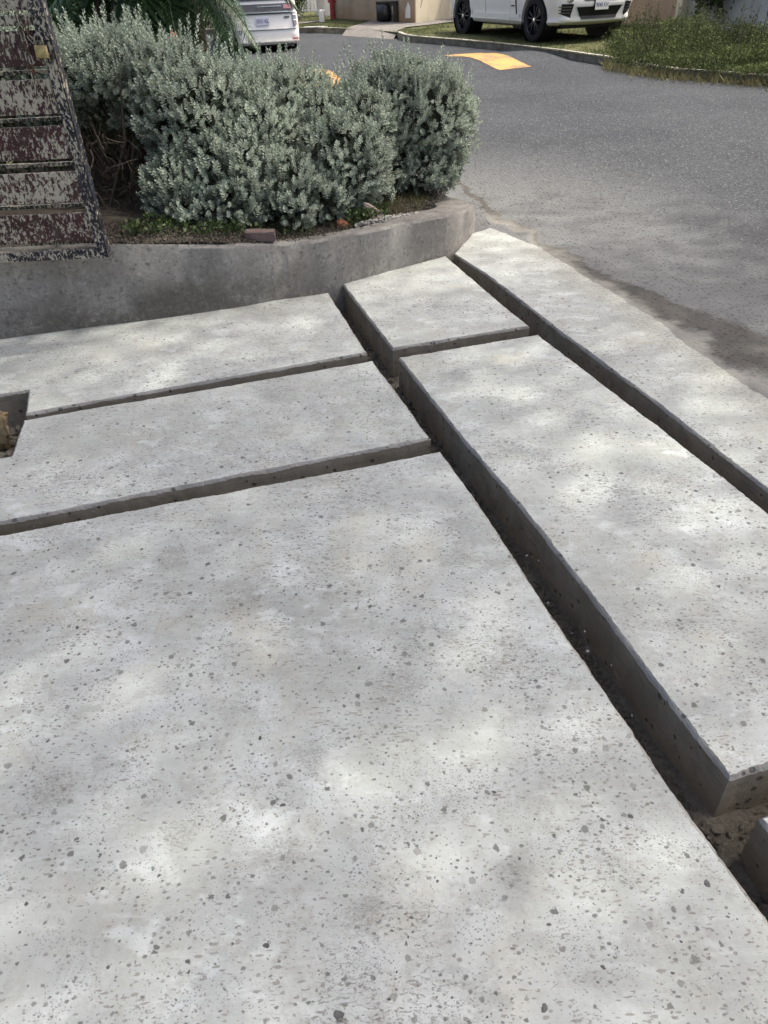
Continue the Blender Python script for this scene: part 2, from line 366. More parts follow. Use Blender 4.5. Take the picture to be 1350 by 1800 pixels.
def mat_stain(name, a, b, streak=.5, foot=None, fz=1.0):
    """rendered wall with rain streaks and damp staining that rises from the ground"""
    t = NT(name, .9, .15); c = t.coord('Object'); n1 = t.noise(c, 1.4, 5, .6).outputs['Fac']
    s_ = t.noise(t.coord('Object', (3.5, 3.5, .9)), 1.0, 6, .7).outputs['Fac']; n3 = t.noise(c, 12, 6, .7).outputs['Fac']
    col = t.mix(t.ramp(n1, .3, .7), a, b); col = t.mix(t.ramp(s_, .46, .72, 0, streak), col, tuple(x*.35 for x in a))
    col = t.mix(t.ramp(n3, .5, .75, 0, .35), col, tuple(x*.6 for x in b))
    if foot:
        sx = t.n('ShaderNodeSeparateXYZ'); t.l(t.coord('Object'), sx.inputs[0])
        hh = t.math('MULTIPLY_ADD', t.math('SUBTRACT', n1, .5), .9, sx.outputs[2]); col = t.mix(t.ramp(hh, 0, fz, .85, 0), col, foot)
    return t.out(col, t.bump(n3, .4, .01))

def mat_ground(name, cols, scale=3.0, bmp=.5):
    t = NT(name, .95, .1); p = t.pos(); n1 = t.noise(p, scale, 6, .7).outputs['Fac']; n2 = t.noise(p, scale*12, 5, .75).outputs['Fac']
    col = t.mix(t.ramp(n1, .35, .65), cols[0], cols[1]); col = t.mix(t.ramp(n2, .45, .65, 0, .6), col, cols[2])
    return t.out(col, t.bump(n2, bmp, .02))

M = {}
M['slab'] = mat_slab()
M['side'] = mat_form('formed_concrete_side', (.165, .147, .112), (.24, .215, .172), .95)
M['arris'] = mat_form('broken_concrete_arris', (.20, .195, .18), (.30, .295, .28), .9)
M['kerbwall'] = mat_kerbwall()
M['road'] = mat_road()
M['bed'] = mat_ground('channel_mud', ((.11, .098, .08), (.17, .155, .13), (.23, .215, .19)), 6, .9)
M['soil'] = mat_ground('planting_soil', ((.035, .029, .022), (.065, .056, .043), (.15, .137, .115)), 9, .9)
M['verge'] = mat_ground('verge_turf', ((.05, .062, .024), (.085, .09, .04), (.11, .095, .06)), 1.6, .8)
M['pave'] = mat_ground('old_paving', ((.13, .125, .115), (.19, .18, .165), (.10, .09, .078)), 2.2, .4)
M['oldkerb'] = mat_form('weathered_kerb', (.10, .09, .07), (.22, .20, .16), .9)
M['kerbtop'] = plain('kerb_top', (.30, .29, .26), .9, .2, var=.25, sc_=6, bmp=.4)
M['board'] = mat_splash('maroon_board_splashed', (.036, .011, .013), (.068, .021, .025), .54)
M['boardc'] = mat_splash('maroon_board_heavily_splashed', (.036, .011, .013), (.068, .021, .025), .485)
M['steel'] = mat_splash('navy_steel_splashed', (.006, .008, .016), (.016, .018, .032), .52)
M['steelside'] = mat_splash('navy_steel_side', (.006, .008, .018), (.014, .017, .032), .60)
M['splashbar'] = mat_splash('bar_splashed', (.012, .018, .018), (.04, .05, .045), .50)
M['rust'] = plain('rusty_chain', (.12, .075, .052), .8, .3, .3, .6, 60, .4)
M['zinc'] = plain('cement_coated_chain', (.36, .33, .28), .8, .3, 0, .3, 60, .4)
M['brass'] = plain('dull_brass', (.42, .33, .15), .5, .5, .35, .3, 50, .2)
M['shackle'] = plain('shackle_steel', (.3, .29, .26), .5, .5, .4, .3, 60)
M['silver'] = mat_leaf('silver_leaf', (.14, .178, .135), (.45, .51, .42), .75, .15, .2)
M['silverin'] = mat_leaf('old_leaf_inner_shade', (.035, .045, .028), (.12, .15, .11), .8, .1)  # older leaves, with the shrub's inner shade put into their colour
M['green'] = mat_leaf('weed_leaf', (.018, .036, .010), (.085, .125, .04), .5, .2)
M['weed'] = mat_leaf('verge_weed_leaf', (.020, .030, .012), (.100, .125, .046), .75, .2, .1)
M['grass'] = mat_leaf('grass_blade', (.045, .065, .018), (.115, .13, .05), .7, .2)
M['palm'] = mat_leaf('palm_leaflet', (.010, .032, .010), (.040, .095, .028), .45, .15, .4)
M['darkleaf'] = mat_leaf('dark_leaf', (.008, .022, .006), (.03, .065, .018), .5, .2)
M['straw'] = mat_leaf('straw_blade', (.05, .06, .02), (.24, .215, .11), .8, .2)
M['canopy'] = mat_leaf('canopy_leaf', (.04, .08, .02), (.08, .14, .04), .5, .3)
M['litter'] = mat_leaf('litter_leaf', (.03, .025, .018), (.17, .15, .12), .85, .1)
M['twig'] = plain('dry_twig', (.085, .070, .054), .9, .2, var=.35, sc_=30)
M['bark'] = plain('bark', (.10, .08, .06), .95, .15, var=.4, sc_=14, bmp=.8)
M['yellow'] = None
M['rubble'] = mat_ground('mortar_rubble', ((.11, .10, .082), (.20, .185, .155), (.27, .25, .215)), 30, .8)
M['stone'] = mat_form('brown_stone', (.17, .12, .065), (.30, .24, .15), .8)
M['pinkstone'] = mat_form('pink_grey_stone', (.26, .20, .17), (.38, .31, .27), .8)
M['brick'] = mat_form('dusty_brick', (.12, .085, .075), (.17, .13, .12), .8)
M['redbrick'] = mat_form('broken_red_brick', (.22, .09, .05), (.33, .16, .10), .8)
M['mortar'] = mat_form('crumbled_mortar', (.24, .23, .21), (.40, .385, .36), .9)
M['white'] = NT('white_car_paint', .28, .5).out((.78, .77, .73)); M['white'].node_tree.nodes['Principled BSDF'].inputs['Coat Weight'].default_value = .4
M['white2'] = NT('dusty_white_car_paint', .35, .5).out((.68, .68, .63))
M['black'] = NT('black_plastic', .45, .35).out((.008, .008, .009))
M['rubber'] = plain('tyre_rubber', (.018, .018, .018), .85, .2, var=.3, sc_=30, bmp=.2)
M['rim'] = NT('black_alloy', .3, .5).out((.010, .011, .016))
M['glass'] = NT('tinted_glass', .08, .6).out((.02, .022, .025))
M['chrome'] = NT('chrome_trim', .22, .5, 1.0).out((.75, .75, .75))
M['lampred'] = NT('red_lens', .25, .5).out((.30, .02, .03))
M['lampclear'] = NT('smoked_lens', .2, .5).out((.20, .19, .21))
M['lightbar'] = NT('grey_light_bar', .3, .5).out((.10, .10, .11))
M['plate'] = NT('number_plate_white', .5, .4).out((.62, .62, .70))
M['platew'] = NT('number_plate_pale', .5, .4).out((.70, .69, .66))
M['ink'] = NT('plate_ink', .6, .2).out((.10, .11, .20))
M['beige'] = mat_stain('stained_beige_render', (.33, .27, .19), (.40, .34, .25), .22, (.27, .15, .075), 1.0)
M['cream'] = mat_stain('cream_render', (.62, .55, .40), (.68, .61, .46), .12)
M['brownwall'] = mat_stain('dirty_tan_render', (.33, .235, .16), (.40, .30, .215), .45)
M['whitewall'] = mat_stain('mouldy_white_render', (.40, .385, .355), (.54, .525, .49), .5, (.30, .29, .27), .6)
M['whitepaint'] = mat_stain('old_white_paint', (.66, .63, .58), (.74, .72, .68), .2)
M['red'] = plain('faded_red_paint', (.28, .025, .025), .55, .4, var=.3, sc_=10)
M['iron'] = plain('dark_iron', (.03, .026, .022), .7, .3, var=.4, sc_=20)
M['bagblack'] = NT('black_plastic_bag', .35, .5).out((.006, .006, .007))
M['flower'] = NT('coral_flower', .6, .3).out((.62, .13, .07))

def mat_yellow():
    t = NT('worn_yellow_paint', .7, .3); p = t.pos(); n1 = t.noise(p, 2.2, 6, .7).outputs['Fac']; n2 = t.noise(p, 14, 6, .75).outputs['Fac']
    w = t.math('ADD', t.math('MULTIPLY', n1, .6), t.math('MULTIPLY', n2, .4))
    col = t.mix(t.ramp(n2, .35, .65), (.36, .185, .045), (.44, .25, .075)); col = t.mix(t.ramp(w, .47, .56, 0, .8), col, (.13, .10, .06))
    return t.out(col, t.bump(n2, .4, .005))
M['yellow'] = mat_yellow()

# ================================================================== SETTING
# ---- big ground under everything
g = MB(); xs = [-160, -40, -10, 0, 10, 40, 160]; ys = [-60, -20, 0, 3.5, 5.5, 12, 30, 63, 130, 300]
for y in ys:
    for x in xs: g.v.append((x, y, tz(y)-.40)); g.t.append(.5)
for j in range(len(ys)-1):
    for i in range(len(xs)-1):
        a = j*len(xs)+i; g.f.append((a, a+1, a+1+len(xs), a+len(xs))); g.m.append(0)
tag(g.build('ground', M['verge']), kind='structure')

# ---- road
def interp(t, pts):
    for (a, va), (b, vb) in zip(pts, pts[1:]):
        if t <= b: return va+(vb-va)*(t-a)/(b-a) if t >= a else va
    return pts[-1][1]
XL = [(-15, 5.18), (5.0, .98), (5.25, .60), (5.5, .66), (6.1, .57), (7.0, .45), (8.0, .25), (9.5, -.6), (11, -3), (12.5, -8), (12.6, -40), (70, -40)]
def road_z(x, y):
    z = tz(y)-.0035
    # speed hump across the road
    hx, hy = HUMP_D; d = (x-HUMP_C.x)*(-hy)+(y-HUMP_C.y)*hx
    if abs(d) < 1.15 and y > 11: z += .075*math.cos(d/1.15*PI/2)**1.2
    return z
pa, pb, pc, pd = G(935, 117), G(880, 123), G(780, 97), G(845, 93)
HUMP_C = (pa+pb+pc+pd)/4
e1 = (G(935, 117)-G(880, 123)); HUMP_D = Vector((e1.x, e1.y)).normalized()
r = MB(); rows = []
yy = [-15, -8, -3, 0, 1, 2, 3, 3.5, 4, 4.5, 5, 5.3, 5.32, 5.6, 6.1, 6.6, 7, 8, 9, 9.5, 10.2, 11]+[11+.18*i for i in range(1, 60)]+[23, 26, 30, 40, 63, 70]
cols_ = [0, .02, .05, .1, .14, .18]+[.18+.01*i for i in range(1, 32)]+[.55, .7, 1]
for y in yy:
    xl = interp(y, XL); xr = 40; base = len(r.v)
    for k in range(90):
        u = k/89.0
        x = xl+(xr-xl)*(u**2.2 if xl > -12 else u)
        if xl <= -12:
            x = -40+80*(.5+.5*np.sign(u-.5)*abs(2*u-1)**2.5)
        r.v.append((x, y, road_z(x, y))); r.t.append(.5)
n = 90
for j in range(len(yy)-1):
    for i in range(n-1): r.f.append((j*n+i, j*n+i+1, (j+1)*n+i+1, (j+1)*n+i)); r.m.append(0)
road = r.build('road', M['road'], smooth='all'); tag(road, kind='structure')

# ---- yellow paint on the hump: sheets 4 mm over the asphalt
def paint(quad):
    m = MB(); nn = 16
    A, B, C_, D = quad
    for j in range(nn+1):
        for i in range(nn+1):
            u, v = i/nn, j/nn
            p = A.lerp(B, u).lerp(D.lerp(C_, u), v)
            ed = .03*mn.noise(Vector((p.x*5, p.y*5, 0))) if (i in (0, nn) or j in (0, nn)) else 0
            x, y = p.x+ed, p.y+ed
            m.v.append((x, y, road_z(x, y)+.006)); m.t.append(.5)
    for j in range(nn):
        for i in range(nn): a = j*(nn+1)+i; m.f.append((a, a+1, a+nn+2, a+nn+1)); m.m.append(0)
    return tag(m.build('painted_marking', M['yellow'], smooth='all'), kind='structure')
paint([pb, pa, pd, pc])
hd = Vector((HUMP_D.x, HUMP_D.y, 0)); hn = Vector((-HUMP_D.y, HUMP_D.x, 0))
q0 = G(612, 152)
paint([q0-hd*.75, q0, q0+(pd-pa), q0-hd*.75+(pd-pa)])

# ---- channel bed under the slabs
b = MB(); nx, ny = 150, 190
for j in range(ny+1):
    for i in range(nx+1):
        x = -3.2+5.5*i/nx; y = -1.2+6.6*j/ny
        if x > 2.20-.21*y: x = 2.20-.21*y
        z = -.172+.020*mn.noise(Vector((x*9, y*9, 0)))+.008*mn.noise(Vector((x*31, y*31, 4)))
        b.v.append((x, y, z)); b.t.append(.5)
for j in range(ny):
    for i in range(nx): a = j*(nx+1)+i; b.f.append((a, a+1, a+nx+2, a+nx+1)); b.m.append(0)
tag(b.build('channel_bed', M['bed'], smooth='all', recalc=False), kind='structure')

# ---- concrete slabs
def resample(poly, step):
    out = []
    for a, c in zip(poly, poly[1:]+poly[:1]):
        a, c = Vector(a), Vector(c); k = max(1, int((c-a).length/step))
        for i in range(k): out.append(a.lerp(c, i/k))
    return out
def slab(poly, label, zb=-.20, taper=None, ztop=0.0, seed=0, rough=.004, OUT=0):
    pts = resample([Vector((p[0], p[1], 0)) for p in poly], .009)
    n = len(pts); area = sum(pts[i].x*pts[(i+1) % n].y-pts[(i+1) % n].x*pts[i].y for i in range(n))
    if area < 0: pts.reverse()
    cen = sum(pts, Vector())/n
    nrm = []
    for i in range(n):
        d = pts[(i+3) % n]-pts[i-3]; d.normalize(); nrm.append(Vector((d.y, -d.x, 0)))
    V = []; rings = []
    def ring(fn):
        rings.append(len(V)); V.extend(fn(i) for i in range(n))
    def jit(i, f, amp, s_=0): p = pts[i]; return amp*mn.noise(Vector((p.x*f+seed*7, p.y*f, s_)))
    w = [.010+-.001+jit(i, 11, .005)+jit(i, 60, .0035)+jit(i, 130, .003) for i in range(n)]          # arris width
    d_ = [.013+-.002+jit(i, 8, .007, 3)+jit(i, 60, .004, 5)+jit(i, 120, .004, 5) for i in range(n)]
    bul = [jit(i, 2, .006, 8)+jit(i, 16, rough*.7, 2)+(OUT*(jit(i, 3, .03, 6)+jit(i, 15, .014, 7)) if OUT and pts[i].x+.21*pts[i].y > 2.12 else 0) for i in range(n)]
    ring(lambda i: pts[i]+nrm[i]*(bul[i]-max(.003, w[i])*.9)+Vector((0, 0, ztop)))
    ring(lambda i: pts[i]+nrm[i]*(bul[i]-max(.003, w[i])*.35)+Vector((0, 0, ztop-max(.003, d_[i])*.35)))
    ring(lambda i: pts[i]+nrm[i]*(bul[i]+.002)+Vector((0, 0, ztop-max(.005, d_[i]))))
    ring(lambda i: pts[i]+nrm[i]*(bul[i]+jit(i, 25, .004, 9))+Vector((0, 0, ztop-.06)))
    ring(lambda i: pts[i]+nrm[i]*(bul[i]+.004+jit(i, 25, .005, 11))+Vector((0, 0, zb)))
    m = MB(); m.v = [tuple(v) for v in V]; m.t = [.5]*len(V)
    for k in range(4):
        for i in range(n):
            j = (i+1) % n; a, c = rings[k], rings[k+1]
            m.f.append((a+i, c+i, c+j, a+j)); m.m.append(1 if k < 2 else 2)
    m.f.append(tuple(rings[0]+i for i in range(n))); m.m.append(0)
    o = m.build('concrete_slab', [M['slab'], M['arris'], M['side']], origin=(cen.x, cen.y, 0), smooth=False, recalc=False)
    tag(o, label, 'concrete slab', 'cast concrete driveway slabs with open channels between')
    return o
S3 = [(-2.6, 1.69), (-1.361, 2.019), (.238, 2.443), (.375, 1.948), (.473, 1.523), (.566, 1.17), (.628, .929), (.714, .641), (.9, -.1), (1.0, -.8), (-2.6, -.8)]
slab3 = slab(S3, 'widest pale grey slab filling the foreground, pitted with small dark voids', seed=1)
S2 = [(-1.609, 2.88), (-.022, 3.341), (.207, 2.55), (-1.392, 2.095), (-2.6, 1.76), (-2.6, 2.30), (-2.1, 2.43), (-1.537, 2.566)]
S2 = [(-1.609, 2.88), (-.022, 3.341), (.207, 2.55), (-1.392, 2.095), (-2.6, 1.76), (-2.6, 2.60), (-2.1, 2.74), (-2.1, 2.43), (-1.537, 2.566)]
slab(S2, 'middle slab on the left, its corner cut by the open pit holding a brown stone', seed=2)
S1 = [(-.281, 4.38), (-.049, 3.442), (-1.619, 2.94), (-1.698, 3.185), (-2.1, 3.08), (-2.1, 2.80), (-2.6, 2.65), (-2.6, 3.72), (-2.111, 3.89), (-1.5, 4.06), (-.7, 4.27)]
slab(S1, 'long grey slab lying along the foot of the planter kerb below the gate', seed=3)
S4 = [(-.197, 4.535), (.25, 4.85), (.51, 5.02), (.836, 3.696), (.084, 3.484)]
slab(S4, 'small squarish slab tucked against the curved end of the planter kerb', seed=4)
S5 = [(.109, 3.368), (.857, 3.574), (1.161, 2.555), (1.322, 1.948), (1.55, 1.152), (.873, .971), (.772, .944), (.66, 1.385), (.483, 2.065), (.346, 2.505)]
slab(S5, 'long narrow slab between the two deep channels, sunlit patches across its middle', seed=5)
S6 = [(.575, 5.06), (.72, 4.638), (.994, 3.565), (1.218, 2.772), (1.385, 2.084), (1.62, 1.1), (1.9, 0), (2.1, -.8), (2.45, -.8), (2.28, 0), (2.05, 1.1), (1.80, 2.2), (1.70, 2.76), (1.62, 3.12), (1.52, 3.73), (1.33, 4.55), (1.16, 5.2), (.92, 5.68), (.76, 5.55)]
slab(S6, 'outer concrete apron strip feathering on to the asphalt road', seed=6, OUT=1)
S7 = [(.800, .842), (1.58, 1.05), (1.85, -.1), (1.98, -.8), (1.13, -.8), (1.0, -.1), (.875, .48)]
slab(S7, 'slab at the right edge showing only its near channel corner', seed=7)

# ---- planter kerb wall
KP = [(-3.6, 3.40, .60), (-2.9, 3.62, .545), (-2.11, 3.857, .49), (-1.55, 4.00, .450), (-1.23, 4.07, .412), (-.714, 4.232, .345), (-.38, 4.42, .300), (-.06, 4.615, .287), (.25, 4.85, .275), (.43, 4.99, .264), (.555, 5.11, .250), (.66, 5.27, .225), (.735, 5.45, .202), (.788, 5.585, .192), (.796, 5.615, .190), (.785, 5.645, .189), (.72, 5.85, .182), (.62, 6.1, .17), (.50, 7.0, .19), (.30, 8.0, .2), (-.5, 9.45, .24), (-3, 11, .30), (-8, 12.4, .35)]
def smooth_poly(pts, step):
    out = []
    P_ = [Vector(p) for p in pts]
    for i in range(len(P_)-1):
        p0, p1, p2, p3 = P_[max(i-1, 0)], P_[i], P_[i+1], P_[min(i+2, len(P_)-1)]
        k = max(2, int((p2-p1).length/step))
        for j in range(k):
            t = j/k
            out.append(.5*((2*p1)+(p2-p0)*t+(2*p0-5*p1+4*p2-p3)*t*t+(3*p1-p0-3*p2+p3)*t**3))
    out.append(P_[-1]); return out
kp = smooth_poly(KP, .05)
def strip(pts, width_fn, zb_fn, side=1, amp=.004, seedo=0):
    """kerb cross-section swept along pts (x,y,ztop); returns MB with materials face 0, top 1"""
    m = MB(); n = len(pts); NR = 7
    for i, p in enumerate(pts):
        d = pts[min(i+1, n-1)]-pts[max(i-1, 0)]; d.z = 0; d.normalize(); nn_ = Vector((-d.y, d.x, 0))*side
        w = width_fn(p); zt = p.z; zb = zb_fn(p); b_ = Vector((p.x, p.y, 0))
        def J(s_): return amp*mn.noise(Vector((p.x*8+seedo, p.y*8, s_)))+amp*.7*mn.noise(Vector((p.x*40, p.y*40, s_)))
        ring = [b_+nn_*J(0)+Vector((0, 0, zb)), b_+nn_*(.006+J(1))+Vector((0, 0, (zb+zt)/2)), b_+nn_*(.012+J(2))+Vector((0, 0, zt-.016+J(6))),
                b_+nn_*(.026+J(3))+Vector((0, 0, zt+J(4)*.6)), b_+nn_*(w*.6)+Vector((0, 0, zt+.002+J(5)*.6)), b_+nn_*(w-.012+J(7))+Vector((0, 0, zt-.004)), b_+nn_*w+Vector((0, 0, zb))]
        m.v += [tuple(v) for v in ring]; m.t += [.5]*NR
    for i in range(n-1):
        for k in range(NR-1):
            a = i*NR+k; c = a+NR; m.f.append((a, c, c+1, a+1)); m.m.append(1 if k in (3, 4) else 0)
    m.f.append(tuple(range(NR))); m.m.append(0); m.f.append(tuple(range((n-1)*NR, n*NR))[::-1]); m.m.append(0)
    return m
M['kerbcap'] = mat_form('planter_kerb_top', (.13, .125, .112), (.25, .243, .228), .6)
km = strip(kp, lambda p: .15+.13*min(1, max(0, (p.x-.1)/.5))*(1 if p.y < 6.3 else .3), lambda p: -.19 if p.y < 5.5 else -.15)
o = km.build('planter_kerb', [M['kerbwall'], M['kerbcap']], smooth=True, origin=(-.7, 4.3, 0))
tag(o, 'low curved grey concrete kerb wall holding the hedge bed above the slabs', 'kerb')

# ---- planting soil behind the kerb
def soil_z(x, y):
    zt = interp(x, [(-3.6, .60), (-2.11, .49), (-1.23, .412), (-.714, .345), (-.38, .30), (.25, .275), (.8, .2)])-.018+.026*min(1, max(0, (-.55-x)/.3))
    f = min(1, max(0, (y-4.6-.0)/3)); return zt*(1-f)+(.21+.5*tz(y))*f
m = MB(); nx, ny = 110, 90
def soil_x(y): return interp(y, [(3.4, -3.4), (4.0, -1.2), (4.2, -.62), (4.6, .02), (5.0, .50), (5.3, .58), (5.6, .62), (6.1, .5), (7, .4), (8, .2), (9.4, -.6), (10.9, -3)])
def soil_y(x): return interp(x, [(-3.6, 3.44), (-2.9, 3.66), (-2.11, 3.89), (-1.55, 4.035), (-1.23, 4.105), (-.85, 4.22), (-.60, 4.37), (-.38, 4.50), (-.06, 4.71), (.10, 4.86), (.25, 5.03), (.40, 5.27), (.50, 5.6), (.62, 5.9)])
for j in range(ny+1):
    for i in range(nx+1):
        x = -3.6+4.22*i/nx; y0 = soil_y(x); y1 = interp(x, [(-3.6, 11), (-.6, 9.3), (.2, 7.9), (.45, 6.6), (.62, 5.7)])
        y = y0+(y1-y0)*(j/ny)**1.6
        z = soil_z(x, y)+.014*mn.noise(Vector((x*7, y*7, 0)))+.010*mn.noise(Vector((x*25, y*25, 1)))
        x = x-.10*max(0, min(1, (x-.2)/.4)); m.v.append((x, y, z)); m.t.append(.5)
for j in range(ny):
    for i in range(nx): a = j*(nx+1)+i; m.f.append((a, a+1, a+nx+2, a+nx+1)); m.m.append(0)
tag(m.build('planting_soil', M['soil'], smooth='all', recalc=False), kind='structure')

# ---- far verge, kerbs, driveway
KL = [(-40, 32), (-9, 26.8), (-5, 25.9), (-1.78, 24.7), (-.4, 23.6), (.2, 22.9), (.89, 21.8), (1.15, 20.6), (2.43, 18.7), (3.6, 16.45), (4.32, 14.65), (4.73, 13.17), (5.84, 11.8), (7.5, 10.3), (11, 8.5), (20, 6), (40, 3)]
VH = .12
def verge_sheet():
    pts = smooth_poly([(x, y, 0) for x, y in KL], .5); m = MB(); ks = [0, .14, .5, 1, 1.7, 2.6, 4, 6, 9, 14, 25, 60]
    for p in pts:
        for k in ks:
            x, y = p.x+.62*k, p.y+.78*k
            z = tz(y)+VH+.02*mn.noise(Vector((x, y, 0)))*(1 if k > .2 else 0)-(.004 if k < .2 else 0)
            m.v.append((x, y, z)); m.t.append(.5)
    K = len(ks)
    for i in range(len(pts)-1):
        for k in range(K-1): a = i*K+k; m.f.append((a, a+K, a+K+1, a+1)); m.m.append(0)
    return tag(m.build('grass_verge', M['verge'], smooth='all', recalc=False), kind='structure')
verge_sheet()
def far_kerb(seg, label, mats):
    pts = smooth_poly([(x, y, tz(y)+VH+.012) for x, y in seg], .25)
    m = strip(pts, lambda p: .14, lambda p: tz(p.y)-.1, 1, .012, 3)
    o = m.build('kerb', mats, smooth=True, origin=(pts[0].x, pts[0].y, 0)); return tag(o, label, 'kerb')
far_kerb(KL[6:14], 'mossy roadside kerb beside the white SUV running under the weeds', [M['oldkerb'], M['kerbtop']])
far_kerb(KL[1:5], 'low pale kerb along the far grass beside the red pipe', [M['oldkerb'], M['kerbtop']])
# driveway mouth and the path in front of the cream wall
wA, wB, wC = G(588, 33, VH), G(729, 41, VH), G(802, 33, VH)
def sheet(name, rows, lift, mat, drop=False):
    m = MB(); w = len(rows[0])
    for r_ in rows:
        for (x, y, e) in r_: m.v.append((x, y, tz(y)+e+lift)); m.t.append(.5)
    for j in range(len(rows)-1):
        for i in range(w-1): a = j*w+i; m.f.append((a, a+1, a+1+w, a+w)); m.m.append(0)
    return tag(m.build(name, mat), kind='structure')
def lerp2(a, b_, t): return (a[0]+(b_[0]-a[0])*t, a[1]+(b_[1]-a[1])*t)
left_e = [(-.55, 23.2, -.03), (-.38, 23.75, VH+.01), (.1, 25.3, VH), (.35, 26.2, VH)]
right_e = [(.78, 21.45, -.03), (.95, 22.1, VH+.01), (1.25, 23.2, VH), (1.75, 24.6, VH)]
rows = []
for L_, R_ in zip(left_e, right_e):
    rows.append([(L_[0]+(R_[0]-L_[0])*t, L_[1]+(R_[1]-L_[1])*t, L_[2]) for t in (0, .25, .5, .75, 1)])
sheet('driveway', rows, .012, M['pave'])
pp = [(1.15, 22.9), (1.9, 23.4), (2.9, 24.4), (4.2, 25.6)]; pq = [(1.35, 24.0), (1.75, 24.35), (2.75, 25.35), (4.0, 26.5)]
sheet('footpath', [[(a[0], a[1], VH), (c_[0], c_[1], VH)] for a, c_ in zip(pp, pq)], .022, M['pave'])
sheet('footpath', [[(-1.15, 26.7, VH), (-1.2, 27.3, VH)], [(-2.4, 25.5, VH), (-2.55, 25.95, VH)], [(-6, 26.6, VH), (-6, 27.0, VH)]], .022, M['pave'])

# ================================================================== WALLS
def wall(name, a, c_, h, th, mat, label, cat='wall', zoff=-.2):
    a, c_ = Vector((a[0], a[1], 0)), Vector((c_[0], c_[1], 0)); d = c_-a; L = d.length; ang = math.atan2(d.y, d.x)
    zb = tz(a.y)+VH
    e = empty(name, (a.x, a.y, tz(min(a.y, c_.y))+VH+zoff), ang, label, cat)
    m = MB(); m.box((L/2, th/2, h/2), (L, th, h), bev=.01); w = m.build('render_face', mat, e)
    m = MB(); m.box((L/2, th/2, h+.04), (L+.06, th+.08, .08), bev=.01); m.build('coping', M['kerbtop'], e)
    return e, L, ang
wa, LA, angA = wall('boundary_wall', wA, wB, 2.3, .22, M['beige'], 'rust-stained beige boundary wall with the black bin recess behind the driveway')
wall('boundary_wall', (wB.x+.03, wB.y+.01), wC, 2.3, .22, M['cream'], 'cream painted wall with a crack left of the white SUV')
wall('boundary_wall', (wC.x+.35, wC.y-.05), (5.6, 22.4), 2.2, .2, M['brownwall'], 'tan garden wall standing directly behind the white SUV')
w1 = G(1196, 50, VH); w2 = G(1350, 60, VH); dw = (w2-w1).normalized()
wall('boundary_wall', (5.63, 22.33), (w1.x-.03, w1.y+.06), 2.2, .2, M['brownwall'], 'dirty tan rendered wall behind the tall roadside weeds')
wall('boundary_wall', (w1.x, w1.y), (w1.x+dw.x*9, w1.y+dw.y*9), 2.2, .24, M['whitewall'], 'mouldy white wall hung with creeper at the upper right')
# cream corner pilaster on the white wall
m = MB(); m.box((0, 0, 1.15), (.16, .30, 2.3), Matrix.Rotation(math.atan2(dw.y, dw.x), 3, 'Z'), bev=.01)
o = m.build('corner_pilaster', M['cream'], origin=(0, 0, 0)); o.location = (w1.x-.02, w1.y-.02, w1.z-.2); tag(o, 'thin cream pilaster where the tan wall meets the white wall', 'pilaster')
# crack line on cream wall omitted as geometry: slim raised joint strip and the white pier beside it
p_ = G(808, 33, VH); m = MB(); m.box((0, 0, 1.2), (.28, .28, 2.4), bev=.015); m.box((0, 0, 2.45), (.36, .36, .1), bev=.01)
o = m.build('gate_pier', M['whitepaint']); o.location = (p_.x, p_.y+.2, p_.z-.05); tag(o, 'white gate pier between the cream wall and the SUV', 'gate pier')
crk = MB(); a_, b__ = P(736, 30, wB.y+.15), P(751, 9, wB.y+.35)
dA = Vector((wC.x-wB.x, wC.y-wB.y, 0)).normalized(); nA = Vector((dA.y, -dA.x, 0))
wallc = [o for o in sc.objects if o.get('label', '').startswith('cream painted wall')][0]
crk.tube([(.18, -.006, .55), (.24, -.006, .72), (.36, -.006, .86), (.44, -.006, .98), (.47, -.006, 1.1)], [.004, .007, .006, .008, .003], 4)
crk.build('crack', M['iron'], wallc)
# recess with iron frame in beige wall
def onwall(px, py):
    d = ray(px, py); a = np.array([wA.x, wA.y]); t_ = np.array([wB.x-wA.x, wB.y-wA.y]); nn = np.array([t_[1], -t_[0]])
    k = nn.dot(a)/nn.dot(d[:2]); q = d*k; s_ = (q[:2]-a).dot(t_)/np.linalg.norm(t_); return s_, q[2]+H-(wa.location.z)
u0, z1 = onwall(666, 3); u1, _ = onwall(700, 3); _, z0 = onwall(683, 38)
e = empty('utility_recess', wa.location, angA, 'dark iron-framed utility recess in the beige wall by the driveway', 'utility recess')
uc, uw, zc, zh = (u0+u1)/2, (u1-u0), (z0+z1)/2, (z1-z0)
m = MB(); m.box((uc, -.012, zc), (uw, .02, zh)); m.build('back_panel', plain('recess_grey', (.20, .17, .13), .9), e)
for dx in (-1, 1):
    m = MB(); m.box((uc+dx*(uw/2-.045), -.06, zc), (.09 if dx < 0 else .13, .09, zh), bev=.005); m.build('jamb', M['iron'], e)
m = MB(); m.box((uc, -.06, z1-.02), (uw+.04, .09, .05), bev=.005); m.build('lintel', M['iron'], e)
for k in range(7):
    m = MB(); x = uc-uw/2+.1+(uw-.2)*k/6; m.tube([(x, -.09, z0+.03), (x, -.09, z1-.04)], .006, 5); m.build('bar', M['iron'], e)
m = MB(); m.box((uc+.02, -.03, z1-.22), (uw*.5, .012, .2), bev=.003); m.build('meter_plate', M['cream'], e)
rz_ = Matrix.Rotation(angA, 3, 'Z')
m = MB(); bp = Vector(wa.location)+rz_ @ Vector((uc-.02, -.16, z0+.22))
bm = bmesh.new(); bmesh.ops.create_icosphere(bm, subdivisions=3, radius=1)
vs = []
